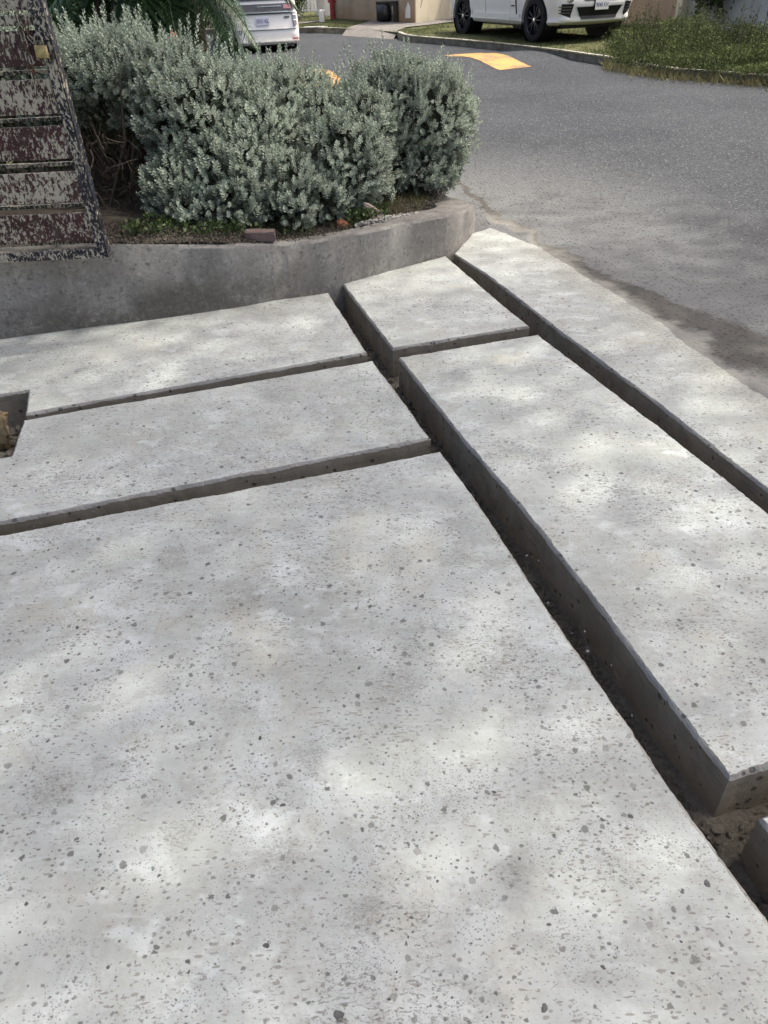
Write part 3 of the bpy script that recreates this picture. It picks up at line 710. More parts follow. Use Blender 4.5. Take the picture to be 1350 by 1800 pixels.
for v in bm.verts:
    c = v.co; q = Vector((math.copysign(abs(c.x)**.5, c.x)*.25, math.copysign(abs(c.y)**.6, c.y)*.14, math.copysign(abs(c.z)**.55, c.z)*.20*(1-.15*c.x)))
    q *= 1+.14*mn.noise(c*3); vs.append(rz_ @ q+bp)
bm.verts.index_update(); m.add(vs, [tuple(v.index for v in f.verts) for f in bm.faces]); bm.free()
tag(m.build('rubbish_bag', M['bagblack'], smooth='all', origin=bp), 'bulging black rubbish bag in the iron-framed recess', 'rubbish bag')
us, zs = onwall(717, 28); ut, zt_ = onwall(716, 4)
m = MB(); m.add([(us-.10, -.02, zs-.05), (us+.12, -.02, zs-.05), (us+.12, -.02, zt_-.12), (us+.02, -.02, zt_), (us-.08, -.02, zt_-.16),
                 (us-.10, .03, zs-.05), (us+.12, .03, zs-.05), (us+.12, .03, zt_-.12), (us+.02, .03, zt_), (us-.08, .03, zt_-.16)],
                [(0, 1, 2, 3, 4), (9, 8, 7, 6, 5), (0, 5, 6, 1), (1, 6, 7, 2), (2, 7, 8, 3), (3, 8, 9, 4), (4, 9, 5, 0)])
o = m.build('wall_patch', M['whitepaint'], wa); o['label'] = 'pointed white painted patch on the beige wall'
# white column, door panel, bollard, red standpipe, low wall
cp = G(567, 27, VH)
m = MB(); m.box((0, 0, 1.3), (.34, .34, 2.6), bev=.02); m.box((0, 0, .1), (.42, .42, .2), bev=.02)
o = m.build('porch_column', M['whitepaint']); o.location = (cp.x, cp.y, cp.z-.05); tag(o, 'white porch column behind the short bollard', 'column')
dp = G(548, 24, VH); e = empty('panelled_gate', (dp.x-.55, dp.y+1.2, dp.z), .15, 'pale ribbed metal gate left of the white porch column', 'gate')
for k in range(8):
    m = MB(); m.box((k*.13, 0, 1.05), (.118, .035, 2.1), bev=.008); o = m.build('panel', M['whitepaint'], e)
for zr in (2.05, .15):
    m = MB(); m.box((.45, .03, zr), (1.15, .03, .08)); m.build('rail', M['iron'], e)
pq_ = G(599, 30, VH); m = MB(); m.box((0, 0, 1.2), (.5, .2, 2.4), bev=.01); o = m.build('wall_end_pier', M['whitepaint']); o.location = (pq_.x-.28, pq_.y+.9, pq_.z); tag(o, 'white wall end behind the red standpipe', 'pier')
bp_ = G(566, 39, VH); m = MB(); m.lathe([(.085, 0), (.082, .2), (.078, .28), (.06, .31), (.0, .32)], n=18)
o = m.build('bollard', M['whitepaint'], smooth=True); o.location = bp_; tag(o, 'short white concrete bollard on the far grass', 'bollard')
hp = G(585, 33.5, VH); e = empty('standpipe', hp, 0, 'red painted standpipe rising from the far grass', 'standpipe')
m = MB(); m.lathe([(.075, -.05), (.07, .5), (.065, .52)], n=14); o = m.build('pipe', M['red'], e, smooth=True)
m = MB(); m.lathe([(.09, .5), (.10, .52), (.10, .60), (.075, .64), (.07, .70), (.09, .70), (.09, .75), (.03, .78)], n=14); m.build('cap', M['red'], e, smooth=True)
m = MB(); m.lathe([(.035, -.12), (.035, .12), (.045, .12), (.045, .15)], axis='x', n=10, c=(0, 0, .46)); m.build('outlet', M['red'], e, smooth=True)
lw = G(528, 36, VH)
m = MB(); m.box((-1.2, 0, .05), (3.2, .5, .16), bev=.02); o = m.build('low_border_wall', M['rubble']); o.location = (lw.x-.4, lw.y+.3, lw.z); o.rotation_euler = (0, 0, .1); tag(o, 'low stone border under the green bush at the far left', 'border wall')
sl = G(552, 49, VH); m = MB(); m.box((0, 0, .02), (.55, .10, .03), Matrix.Rotation(-.15, 3, 'Z'), bev=.006); m.box((.30, -.03, .018), (.16, .05, .02), Matrix.Rotation(-.4, 3, 'Z'))
o = m.build('plank_scrap', M['whitepaint']); o.location = sl; tag(o, 'white scrap of board lying on the far grass', 'board')

# ================================================================== SLATTED GATE
GY = 3.80
def gz(py): return P(0, py, GY).z
gx1 = P(188, 452, GY).x; gx0 = -3.3; st = .042
gate = empty('slatted_gate', (gx1, GY, gz(462)), 0, 'maroon boarded gate in a navy steel frame, splashed all over with dried cement', 'gate')
def gl(x, y, z): return (x-gx1, y-GY, z-gz(462))
ztop = 2.05
m = MB(); m.box(gl(gx1-st/2, GY+.004, (gz(462)+ztop)/2), (st, .006, ztop-gz(462)))
m.box(gl(gx1-.003, GY+.035, (gz(462)+ztop)/2), (.006, .056, ztop-gz(462))); m.build('stile', [M['steel']], gate)
m = MB(); m.box(gl(gx1+.0035, GY+.037, (gz(462)+ztop)/2), (.005, .060, ztop-gz(462)), bev=.001); m.build('side_plate', M['steelside'], gate)
m = MB(); m.box(gl(gx0+.02, GY+.03, (gz(462)+ztop)/2), (.04, .06, ztop-gz(462)), bev=.003); m.build('stile', M['steel'], gate)
L_ = gx1-st-gx0-.042
def rail(z0_, z1_, mat, name='rail', y0=0.0, d=.055):
    m = MB(); m.box(gl(gx0+.041+L_/2, GY+y0+d/2, (z0_+z1_)/2), (L_, d, abs(z1_-z0_)), bev=.002); return m.build(name, mat, gate)
rail(gz(462), gz(446), M['steel']); rail(ztop-.05, ztop, M['steel'])
rail(gz(47), gz(28), M['splashbar'], y0=-.004)
brds = [(432, 381), (362, 308), (285, 226), (205, 143), (120, 56), (20, -52), (-62, -135), (-145, -225)]
for k, (a_, c_) in enumerate(brds):
    m = MB(); z0_, z1_ = gz(a_), gz(c_)
    if z0_ > ztop-.1: continue
    z1_ = min(z1_, ztop-.055)
    lx = gx1-st-.004-(.010 if k in (3, 4) else 0); ln = lx-gx0-.05
    m.box(gl(gx0+.05+ln/2, GY+.018, (z0_+z1_)/2), (ln, .020, z1_-z0_), bev=.003)
    m.build('board', M['boardc'] if k in (1, 3, 5) else M['board'], gate)
    # bolts at the board's right end
    if k in (0, 4):
        b2 = MB(); b2.lathe([(.006, 0), (.006, -.004), (.003, -.006)], 'y', 8, gl(lx-.03, GY+.007, (z0_+z1_)/2)); b2.build('bolt', M['iron'], gate)
for py in (437, 371, 297, 216, 131, 38, -57, -140):
    if gz(py) < ztop-.06:
        m = MB(); m.box(gl(gx0+.041+L_/2, GY+.062, gz(py)), (L_, .022, .017), bev=.002); m.build('cross_bar', M['splashbar'], gate)
m = MB(); m.box(gl(P(73, 40, GY).x, GY-.004, gz(40)), (.062, .022, .14), bev=.004); m.box(gl(P(70, 22, GY).x, GY-.012, gz(24)), (.075, .018, .03), bev=.004); m.build('latch_plate', M['steel'], gate)

# chain and padlock (own things)
def link_mesh():
    m = MB(); pts = []; 
    for k in range(12):
        t = 2*PI*k/12; x, z = .0075*math.cos(t), .0075*math.sin(t); z += .0095*(1 if z > 0 else -1)
        pts.append((x, 0, z))
    m.tube(pts+pts[:1], .0030, 5, cap=False); o = m.build('link', M['rust'], smooth='all'); return o
lk = link_mesh(); me_r = lk.data; me_z = lk.data.copy(); me_z.materials[0] = M['zinc']; bpy.data.objects.remove(lk)
ch = empty('chain', P(27, 8, GY-.03), 0, 'rusty chain looped down the face of the maroon gate', 'chain')
path = [P(x, y, GY-.022) for x, y in [(23, 4), (28, 20), (33, 38), (38, 55), (42, 72), (46, 90), (50, 108), (55, 128), (60, 146), (63, 156), (64, 146), (60, 130), (56, 112), (52, 98), (47, 84), (41, 66), (37, 46), (31, 28)]]
path2 = [P(x, y, GY-.022) for x, y in [(43, 22), (46, 36), (47, 52), (52, 66), (58, 72)]]
cnt = 0
for pth in (path, path2):
    acc = []; 
    for a_, c_ in zip(pth, pth[1:]):
        d = c_-a_; k = max(1, round(d.length/.0265))
        for i in range(k): acc.append((a_.lerp(c_, (i+.5)/k), d.normalized()))
    for i, (p, d) in enumerate(acc):
        o = bpy.data.objects.new('link', me_z if (i*7 % 5 < 2) else me_r); sc.collection.objects.link(o); o.parent = ch
        q = d.to_track_quat('Z', 'Y').to_matrix() @ Matrix.Rotation((i % 2)*PI/2+.3*math.sin(i*3.1), 3, 'Z')
        o.location = p-ch.location; o.rotation_euler = q.to_euler()
pl = P(73, 91, GY-.03); pk = empty('padlock', pl, 0, 'square brass padlock hanging beside the chain on the gate', 'padlock')
m = MB(); m.box((0, 0, 0), (.052, .020, .047), Matrix.Rotation(.06, 3, 'Y'), bev=.004); m.build('lock_body', M['brass'], pk, smooth=True)
m = MB(); m.tube([(-.016, 0, .022), (-.016, 0, .05), (-.010, 0, .062), (0, 0, .067), (.010, 0, .062), (.016, 0, .05), (.016, 0, .022)], .0038, 8); m.build('shackle', M['shackle'], pk, smooth='all')

# ================================================================== SMALL STONES
def rocks_in(name, spots_, mat, kind=None, label=None, cat=None, sub=1):
    m = MB()
    for i, (x, y, z, r_) in enumerate(spots_): m.rock((x, y, z), r_, i*13+7, sub, sq=(1, .8, .55))
    o = m.build(name, mat, smooth=False, recalc=False)
    if kind: o['kind'] = kind
    if label: tag(o, label, cat)
    return o
spots_ = []
def along(a, c_, w, n_, rmin, rmax, bias=.5):
    a, c_ = Vector(a), Vector(c_); d = c_-a; nn = Vector((-d.y, d.x)).normalized()
    for _ in range(n_):
        p = a+d*random.random()+nn*(random.random()-bias)*w; r_ = rmin+(rmax-rmin)*random.random()**3.0
        spots_.append((p.x, p.y, -.172+r_*.3+.012*mn.noise(Vector((p.x*9, p.y*9, 0))), r_))
along((-.24, 4.40), (.03, 3.42), .14, 420, .003, .022)
along((.05, 3.35), (.28, 2.5), .14, 900, .002, .024)
along((.29, 2.45), (.52, 1.55), .14, 2400, .0015, .015)
along((.52, 1.55), (.72, .75), .14, 4200, .0012, .012)
along((.72, .75), (.88, .2), .14, 300, .0015, .012)
along((-1.6, 2.9), (0, 3.4), .07, 120, .003, .012); along((-1.4, 2.05), (.2, 2.5), .07, 120, .003, .012)
along((.55, 5.0), (1.3, 2.1), .12, 260, .002, .012); along((.75, .9), (1.5, 1.1), .10, 200, .002, .012)
for _ in range(420):
    r_ = .005+.03*random.random()**3; spots_.append((random.uniform(-2.1, -1.55), random.uniform(2.5, 3.15), -.172+r_*.3, r_))
rocks_in('channel_rubble', spots_, M['rubble'], 'stuff', 'crumbs of grey mortar and gravel lying along the channel bottoms', 'rubble')
# mud flakes (curled mortar cakes) in the near channel
m = MB()
for i in range(70):
    c = Vector((.68+.22*random.random(), .50+.42*random.random(), -.164+.010*random.random())); k = 7; rr = random.uniform(.005, .020); ang = random.random()*6; vs = []
    for j in range(k):
        a_ = 2*PI*j/k+ang; q = rr*(.6+.5*random.random()); vs.append(c+Vector((q*math.cos(a_), q*math.sin(a_)*.8, .003*random.random())))
    vs2 = [v-Vector((0, 0, .007)) for v in vs]; m.add(vs+vs2, [tuple(range(k)), tuple(range(k, 2*k))[::-1]]+[(j, k+j, k+(j+1) % k, (j+1) % k) for j in range(k)])
tag(m.build('mortar_flakes', M['rubble'], recalc=False), 'cracked flakes of dried slurry in the nearest channel', 'rubble', kind='stuff')
def one_rock(name, c, r_, seed, mat, label, cat, sq, rot=(0, 0, 0), sub=2):
    m = MB(); m.rock((0, 0, 0), r_, seed, sub, sq=sq); o = m.build(name, mat, smooth=False, recalc=False); o.location = c; o.rotation_euler = rot
    return tag(o, label, cat)
def block(name, c, size, rot, mat, label, cat, cham=.006, jitter=.006, taper=1.0):
    bm = bmesh.new(); bmesh.ops.create_cube(bm, size=1)
    bmesh.ops.subdivide_edges(bm, edges=bm.edges[:], cuts=3, use_grid_fill=True)
    for v in bm.verts:
        t = .5+v.co.z; s_ = 1+(taper-1)*t
        v.co = Vector((v.co.x*size[0]*s_, v.co.y*size[1]*s_, v.co.z*size[2])); v.co += Vector((mn.noise(v.co*40), mn.noise(v.co*40+Vector((9, 0, 0))), mn.noise(v.co*40+Vector((0, 9, 0)))))*jitter
    bmesh.ops.bevel(bm, geom=[e_ for e_ in bm.edges if e_.calc_face_angle(0) > 1], offset=cham, segments=2, affect='EDGES')
    me = bpy.data.meshes.new(name); bm.to_mesh(me); bm.free(); me.materials.append(mat); o = bpy.data.objects.new(name, me); sc.collection.objects.link(o)
    o.location = c; o.rotation_euler = rot; return tag(o, label, cat)
block('stone', (-1.765, 2.93, -.075), (.085, .10, .17), (.15, .25, .5), M['stone'], 'brown angular stone standing in the open pit at the left', 'stone', .012, .014, .75)
kz = lambda x: interp(x, [(-1.23, .412), (-.714, .345), (-.38, .30), (.25, .275)])
bx = P(457, 416, 4.36); block('brick', (bx.x, 4.37, kz(bx.x)+.026), (.175, .085, .056), (0, .03, .05), M['brick'], 'dusty brown brick lying on the kerb top below the hedge', 'brick', .004, .005)
sx_ = P(654, 366, 5.05); m = MB()
m.add([(-.075, -.03, 0), (.085, -.035, .01), (.02, .05, 0), (-.055, -.02, .13), (-.02, .03, .11), (.07, -.01, .055), (.0, -.045, .02)], [(0, 6, 3), (6, 1, 5), (6, 5, 3), (3, 5, 4), (0, 3, 4), (0, 4, 2), (2, 4, 5), (1, 2, 5), (0, 2, 1), (0, 1, 6)])
o = m.build('stone', M['pinkstone']); o.location = (sx_.x, 5.03, soil_z(sx_.x, 5.03)-.01); tag(o, 'triangular pinkish grey stone propped under the hedge', 'stone')
rb = P(601, 388, 4.82); block('brick', (rb.x, 4.82, soil_z(rb.x, 4.82)+.015), (.07, .06, .05), (.1, .1, .3), M['redbrick'], 'small broken red brick end beside the white mortar crumbs', 'brick', .006, .012)
spots_ = []
for _ in range(620):
    t = random.random(); x = -.10+.50*t; y = 4.80+.38*t+random.gauss(0, .025); r_ = .003+.013*random.random()**2; spots_.append((x, y, soil_z(x, y)+.012+.02*random.random()*(1-abs(t-.3)), r_))
rocks_in('mortar_crumbs', spots_, M['mortar'], 'stuff', 'heap of pale crumbled mortar along the soil edge of the kerb', 'rubble')
spots_ = []
for _ in range(900):
    x = random.uniform(.9, 2.6); y = random.uniform(2.6, 6.0); e_ = x+.21*y-2.28
    if 0.0 < e_ < 1.0 and random.random() < math.exp(-e_*3): spots_.append((x, y, tz(y)-.008, .0025+.006*random.random()**4))
rocks_in('road_grit', spots_, M['rubble'], 'stuff', 'loose grit scattered where the apron meets the asphalt', 'grit')

# dark aggregate stones showing flush in the near slab
m = MB(); pr = random.Random(77); o3 = Vector(slab3.location)
pk_ = [(595, 1783, .011), (957, 1772, .008), (497, 1415, .007), (136, 1103, .007), (1243, 1553, .009), (1108, 1435, .007), (965, 1625, .006), (637, 1458, .006), (275, 1665, .007), (468, 1662, .007), (1060, 1700, .006), (190, 1700, .005), (330, 1690, .006)]
pk_ = [(G(a, b_).x, G(a, b_).y, c) for a, b_, c in pk_]
for _ in range(330):
    x, y = pr.uniform(-1.3, .62), pr.uniform(.45, 2.2)
    if mn.noise(Vector((x*3, y*3, 2))) > -.1: pk_.append((x, y, .0016+.005*pr.random()**3))
for i, (x, y, r_) in enumerate(pk_):
    k = 9; vs = []; ph = pr.random()*6; el = pr.uniform(.6, .95)
    for q, (rr, hh) in enumerate([(1, -.001), (.82, .0006), (.4, .0011)]):
        for j in range(k): a_ = 2*PI*j/k; w_ = r_*rr*(1+.22*math.sin(a_*2+i)+.12*math.sin(a_*3+i*2)); u_ = Vector((w_*math.cos(a_), w_*el*math.sin(a_))); vs.append((x-o3.x+u_.x*math.cos(ph)-u_.y*math.sin(ph), y-o3.y+u_.x*math.sin(ph)+u_.y*math.cos(ph), hh))
    m.add(vs, [(q*k+j, q*k+(j+1) % k, (q+1)*k+(j+1) % k, (q+1)*k+j) for q in range(2) for j in range(k)]+[tuple(range(2*k, 3*k))])
pb = m.build('exposed_pebbles', plain('dark_aggregate', (.10, .10, .096), .7, .3, var=.45, sc_=25, bmp=.2), slab3, recalc=False); pb['kind'] = 'stuff'

# ================================================================== FOLIAGE
def rot_mats(z, spin):
    """rotation matrices that carry +Z to direction z (n,3) with spin about it"""
    z = z/np.linalg.norm(z, axis=1, keepdims=True); h = np.tile(np.array([[.31, .17, .93]]), (len(z), 1))
    x = np.cross(h, z); bad = np.linalg.norm(x, axis=1) < .05; x[bad] = np.cross(np.array([[1., 0, 0]]), z[bad]); x /= np.linalg.norm(x, axis=1, keepdims=True)
    y = np.cross(z, x); c, s_ = np.cos(spin)[:, None], np.sin(spin)[:, None]
    return np.stack([x*c+y*s_, -x*s_+y*c, z], axis=2)
def scatter(tv, tf, tt, pos_, dirs, scale, tint):
    n = len(pos_); Rm = rot_mats(dirs, rng.random(n)*6.283)
    V = np.einsum('nij,kj->nki', Rm, tv)*scale[:, None, None]+pos_[:, None, :]
    Fq = tf[None]+(np.arange(n)*len(tv))[:, None, None]; T = np.clip(tint[:, None]+tt[None], 0, 1)
    return V.reshape(-1, 3), Fq.reshape(-1, tf.shape[1]), T.ravel()
def sprig(nl, L, ll, lw, seed, open_=.75):
    r_ = np.random.default_rng(seed); V = []; Fq = []; T = []
    for i in range(nl):
        t = (i+.5)/nl; z = L*t; a = i*2.4+r_.random()*.5; el = open_*(1-.55*t)+r_.random()*.25   # angle from stem axis
        ca, sa = math.cos(a), math.sin(a); l_ = ll*(1.05-.35*t)*(0.8+.4*r_.random())
        d = np.array([ca*math.sin(el), sa*math.sin(el), math.cos(el)]); w = np.array([-sa, ca, 0])*lw*.5; up = np.cross(d, w); up /= np.linalg.norm(up); up *= -lw*.12
        b0 = np.array([0, 0, z]); k = len(V)
        V += [b0, b0+d*l_*.62+w+up, b0+d*l_, b0+d*l_*.62-w+up]; Fq += [[k, k+1, k+2, k+3]]; T += [-.10+.2*t, .0+.3*t, .10+.3*t, .0+.3*t]
    return np.array(V), np.array(Fq), np.array(T)
sprigs = [sprig(20, .058, .0225, .0105, s_, 1.1) for s_ in (1, 2, 3)]
spikes = [sprig(30, .14, .020, .0095, s_, .85) for s_ in (4, 5)]
def blob_points(blobs, n, shell=(.80, 1.04), seed=0, zmin=None):
    r_ = np.random.default_rng(seed); B = np.array([b_[:6] for b_ in blobs]); area = (B[:, 3]*B[:, 4]+B[:, 3]*B[:, 5]+B[:, 4]*B[:, 5]); k = r_.choice(len(B), n, p=area/area.sum())
    d = r_.normal(size=(n, 3)); d /= np.linalg.norm(d, axis=1, keepdims=True); c, rad = B[k, :3], B[k, 3:]
    lump = 1+.10*np.sin(d[:, 0]*7+c[:, 0]*9)*np.cos(d[:, 2]*8+c[:, 1]*5)+.05*np.sin(d[:, 1]*17+d[:, 2]*13)
    p = c+d*rad*(r_.uniform(shell[0], shell[1], n)*lump)[:, None]; nrm = d/rad; nrm /= np.linalg.norm(nrm, axis=1, keepdims=True)
    keep = np.ones(n, bool)
    for i, b_ in enumerate(B):
        q = (p-b_[:3])/b_[3:]; ins = (np.linalg.norm(q, axis=1) < shell[0]*.93) & (k != i); keep &= ~ins
    if zmin is not None: keep &= p[:, 2] > zmin(p) if callable(zmin) else p[:, 2] > zmin
    return p[keep], nrm[keep]
def merge(parts_):
    V = []; Fq = []; T = []; o_ = 0
    for v, f, t in parts_: V.append(v); Fq.append(f+o_); T.append(t); o_ += len(v)
    return np.concatenate(V), np.concatenate(Fq), np.concatenate(T)
def silver_shrub(base, blobs, n_s, n_k, label, seed, top_z, kill=None):
    e = empty('silver_shrub', base, 0, label, 'shrub', 'clipped silver-leaved hedge shrubs')
    b0 = np.array(base); parts_ = []; r_ = np.random.default_rng(seed)
    p, nr = blob_points(blobs, n_s, (.84, 1.03), seed, lambda q: np.array([soil_z(a, b_)+.03 for a, b_ in q[:, :2]]))
    if kill is not None: kk = ~kill(p); p, nr = p[kk], nr[kk]
    for i, (tv, tf, tt) in enumerate(sprigs):
        s_ = slice(i, None, 3); d = nr[s_]*.8+np.array([0, 0, .55])+r_.normal(size=nr[s_].shape)*.30
        q = p[s_]; tn = .42+r_.normal(size=len(q))*.13+.10*np.sin(q[:, 0]*9+seed)*np.cos(q[:, 2]*11)
        parts_.append(scatter(tv, tf, tt, q-b0-d/np.linalg.norm(d, axis=1, keepdims=True)*.03, d, r_.uniform(.75, 1.25, len(q)), tn))
    p2, n2 = blob_points(blobs, n_k*3, (.93, 1.05), seed+1); up = (n2[:, 2] > .35) & (p2[:, 2] > top_z); p2, n2 = p2[up][:n_k], n2[up][:n_k]
    if kill is not None: kk = ~kill(p2); p2, n2 = p2[kk], n2[kk]
    for i, (tv, tf, tt) in enumerate(spikes):
        s_ = slice(i, None, 2); d = n2[s_]*.35+np.array([0, 0, 1.])+r_.normal(size=n2[s_].shape)*.16; q = p2[s_]
        parts_.append(scatter(tv, tf, tt, q-b0-np.array([0, 0, .05]), d, (.6+1.0*r_.random(len(q))**2.2), .48+r_.normal(size=len(q))*.1))
    V, Fq, T = merge(parts_); np_mesh('foliage', V, Fq, T, M['silver'], e)['kind'] = 'stuff'
    # older leaves inside, coloured darker to paint the shade within the shrub
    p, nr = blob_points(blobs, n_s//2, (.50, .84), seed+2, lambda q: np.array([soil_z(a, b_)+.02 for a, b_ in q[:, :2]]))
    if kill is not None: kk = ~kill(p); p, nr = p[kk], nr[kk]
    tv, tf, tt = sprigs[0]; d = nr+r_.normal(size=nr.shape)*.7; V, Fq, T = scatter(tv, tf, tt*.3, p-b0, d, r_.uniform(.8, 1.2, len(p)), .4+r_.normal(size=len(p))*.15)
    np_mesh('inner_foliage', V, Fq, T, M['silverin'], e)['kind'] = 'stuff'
    m = MB()
    for i in range(60):
        bl = blobs[r_.integers(len(blobs))]; d = r_.normal(size=3); d /= np.linalg.norm(d); q = np.array(bl[:3])+d*np.array(bl[3:6])*.9
        s_ = Vector((base[0]+r_.normal()*.06, base[1]+r_.normal()*.06, base[2]-.02)); e_ = Vector(q)
        if e_.z < s_.z+.05: e_.z = s_.z+.06
        mid = s_.lerp(e_, .5)+Vector((r_.normal()*.04, r_.normal()*.04, .05*r_.random()))
        pts = [s_, s_.lerp(mid, .6), mid, mid.lerp(e_, .6), e_]; pts = [v-Vector(base) for v in pts]
        m.tube(pts, [.011, .008, .006, .004, .0015], 5, tint=.5)
    m.build('stems', M['twig'], e, recalc=False)
    return e
def B_(px, py, Y, rx, ry, rz): p = P(px, py, Y); return (p.x, p.y, p.z, rx, ry, rz)
silver_shrub((.27, 6.15, soil_z(.27, 6.15)), [B_(722, 200, 6.2, .47, .46, .36), B_(655, 270, 5.95, .36, .34, .34), B_(770, 225, 6.25, .30, .36, .36), B_(630, 320, 5.55, .24, .24, .20), B_(730, 300, 6.0, .34, .28, .18), B_(640, 355, 5.6, .26, .22, .13), B_(690, 160, 6.2, .36, .4, .24)],
             5200, 260, 'rounded silver-green shrub at the road end of the hedge', 21, .85)
silver_shrub((-.45, 5.55, soil_z(-.45, 5.55)), [B_(520, 250, 5.6, .42, .40, .34), B_(480, 335, 4.98, .36, .30, .27), B_(595, 290, 5.30, .36, .32, .30), B_(625, 235, 5.75, .30, .32, .30), B_(500, 195, 5.8, .42, .38, .28), B_(400, 362, 4.70, .24, .22, .17), B_(455, 195, 5.5, .32, .34, .28), B_(500, 372, 4.80, .20, .2, .15), B_(560, 350, 5.0, .22, .2, .17)],
             6000, 520, 'broad silver-green shrub behind the loose brick on the kerb', 22, .9)
silver_shrub((-1.1, 5.15, soil_z(-1.1, 5.15)), [B_(350, 230, 5.2, .42, .42, .38), B_(400, 310, 4.92, .36, .36, .30), B_(310, 335, 4.80, .22, .28, .20), B_(330, 375, 4.62, .20, .18, .13), B_(440, 250, 5.2, .30, .32, .30), B_(400, 215, 5.4, .36, .38, .30), B_(300, 180, 5.35, .36, .4, .34)],
             6000, 380, 'dense silver-green shrub left of the brick, hollow and twiggy on its gate side', 23, .9,
             kill=lambda p: (p[:, 0] < -1.40) & (p[:, 2] < .86))
def Kz(a): return lambda p: (p[:, 2] < a+.12*np.sin(p[:, 0]*7))
silver_shrub((-1.75, 5.5, soil_z(-1.75, 5.5)), [B_(200, 132, 5.35, .38, .40, .23), B_(130, 155, 5.5, .34, .4, .26), B_(255, 150, 5.4, .28, .34, .22), B_(40, 150, 5.6, .40, .4, .36), B_(-90, 160, 5.7, .42, .4, .40)],
             5000, 620, 'tallest silver-green shrub beside the gate, bare dark stems beneath', 24, 1.15, kill=Kz(.92))

def leaf_cloud(name, pos_, size, lo_t, hi_t, mat, parent=None, up=.4, aspect=.55, seed=0, kind='stuff', tint=None):
    r_ = np.random.default_rng(seed); n = len(pos_); d = r_.normal(size=(n, 3))+np.array([0, 0, up])
    tv = np.array([[0, 0, 0], [aspect/2, .06, .5], [0, 0, 1.], [-aspect/2, .06, .5]]); tf = np.array([[0, 1, 2, 3]]); tt = np.array([-.05, 0, .08, 0])
    V, Fq, T = scatter(tv, tf, tt, pos_, d, r_.uniform(size*.6, size*1.4, n), r_.uniform(lo_t, hi_t, n) if tint is None else tint); o = np_mesh(name, V, Fq, T, mat, parent)
    if kind: o['kind'] = kind
    return o
# dry twig tangle in the hollow
m = MB(); base = Vector((-1.62, 5.0, soil_z(-1.62, 5.0)))
for i in range(150):
    a_ = P(random.uniform(140, 255), random.uniform(235, 400), random.uniform(4.7, 5.4)); a_.z = max(a_.z, soil_z(a_.x, a_.y)+.01)
    d = Vector((random.gauss(0, 1), random.gauss(0, .6), random.gauss(.3, .8))).normalized(); L = random.uniform(.06, .28); pts = [a_]
    for k in range(5): d = (d+Vector((random.gauss(0, .35), random.gauss(0, .35), random.gauss(0, .35)))).normalized(); pts.append(pts[-1]+d*L/5)
    for q in pts: q.z = max(q.z, soil_z(q.x, q.y)+.005)
    r0 = random.uniform(.0012, .0045); m.tube(pts, [r0, r0*.9, r0*.8, r0*.6, r0*.5, r0*.3], 4)
for (a_, c_, r0) in [((-1.70, 5.0), (-1.45, 5.0), .011), ((-1.45, 5.0), (-1.25, 5.2), .012), ((-1.85, 5.1), (-1.95, 5.2), .010), ((-1.6, 5.1), (-1.55, 5.3), .012)]:
    z0_ = soil_z(a_[0], a_[1]); p0 = Vector((a_[0], a_[1], z0_)); p1 = Vector((c_[0], c_[1], z0_+.75)); md = p0.lerp(p1, .5)+Vector((.08, -.05, 0)); m.tube([p0, p0.lerp(md, .5)+Vector((.01, 0, .02)), md, md.lerp(p1, .5), p1], [r0, r0*.9, r0*.8, r0*.6, r0*.4], 6)
tag(m.build('dead_twigs', M['twig'], recalc=False), 'tangle of bare grey-brown twigs in the dark hollow beside the gate', 'twigs', kind='stuff')
# green undergrowth at the hedge foot
pos_ = []
def under(x0, x1, n_, hmax, yoff=.05, dep=.28):
    for _ in range(n_):
        x = random.uniform(x0, x1); y = soil_y(x)+yoff+dep*random.random()**1.2; c = .5+.5*mn.noise(Vector((x*6, y*6, 3))); 
        if random.random() > c+.1: continue
        pos_.append((x, y, soil_z(x, y)+hmax*c*random.random()))
under(-1.42, -.75, 1100, .12, .12, .26); under(-.75, -.35, 300, .07, .12); under(-.15, .12, 650, .15, .16, .18)
e_ = leaf_cloud('undergrowth', np.array(pos_), .026, .1, 1.0, M['green'], aspect=.7, seed=3); tag(e_, 'small round-leaved green weeds creeping along the hedge foot', 'weeds')
gp = []
for _ in range(2600):
    x = random.uniform(-.2, .52); y = soil_y(x)+.03+.75*random.random(); gp.append((x-.06, y, soil_z(x, y)))
gp = np.array(gp); V, Fq, T = scatter(np.array([[-.06, 0, 0], [.06, 0, 0], [0, .3, 1.]]), np.array([[0, 1, 2]]), np.array([-.1, -.1, .2]), gp, rng.normal(size=(len(gp), 3))*.7+np.array([0, 0, .8]), rng.uniform(.02, .06, len(gp)), rng.uniform(0, .6, len(gp)))
tag(np_mesh('dry_grass', V, Fq, T, M['straw']), 'sparse dry grass on the soil at the road end of the kerb', 'grass', kind='stuff')
# leaf litter on the soil
pos_ = []
for _ in range(6500):
    x = random.uniform(-1.7, .60); y = soil_y(x)-.02+.40*random.random()**1.3; pos_.append((x, y, soil_z(x, y)+.004+.012*random.random()))
lt = leaf_cloud('leaf_litter', np.array(pos_), .014, 0, 1, M['litter'], up=0, aspect=.6, seed=4); tag(lt, 'dry leaf litter and crumbs on the soil behind the kerb', 'leaf litter')

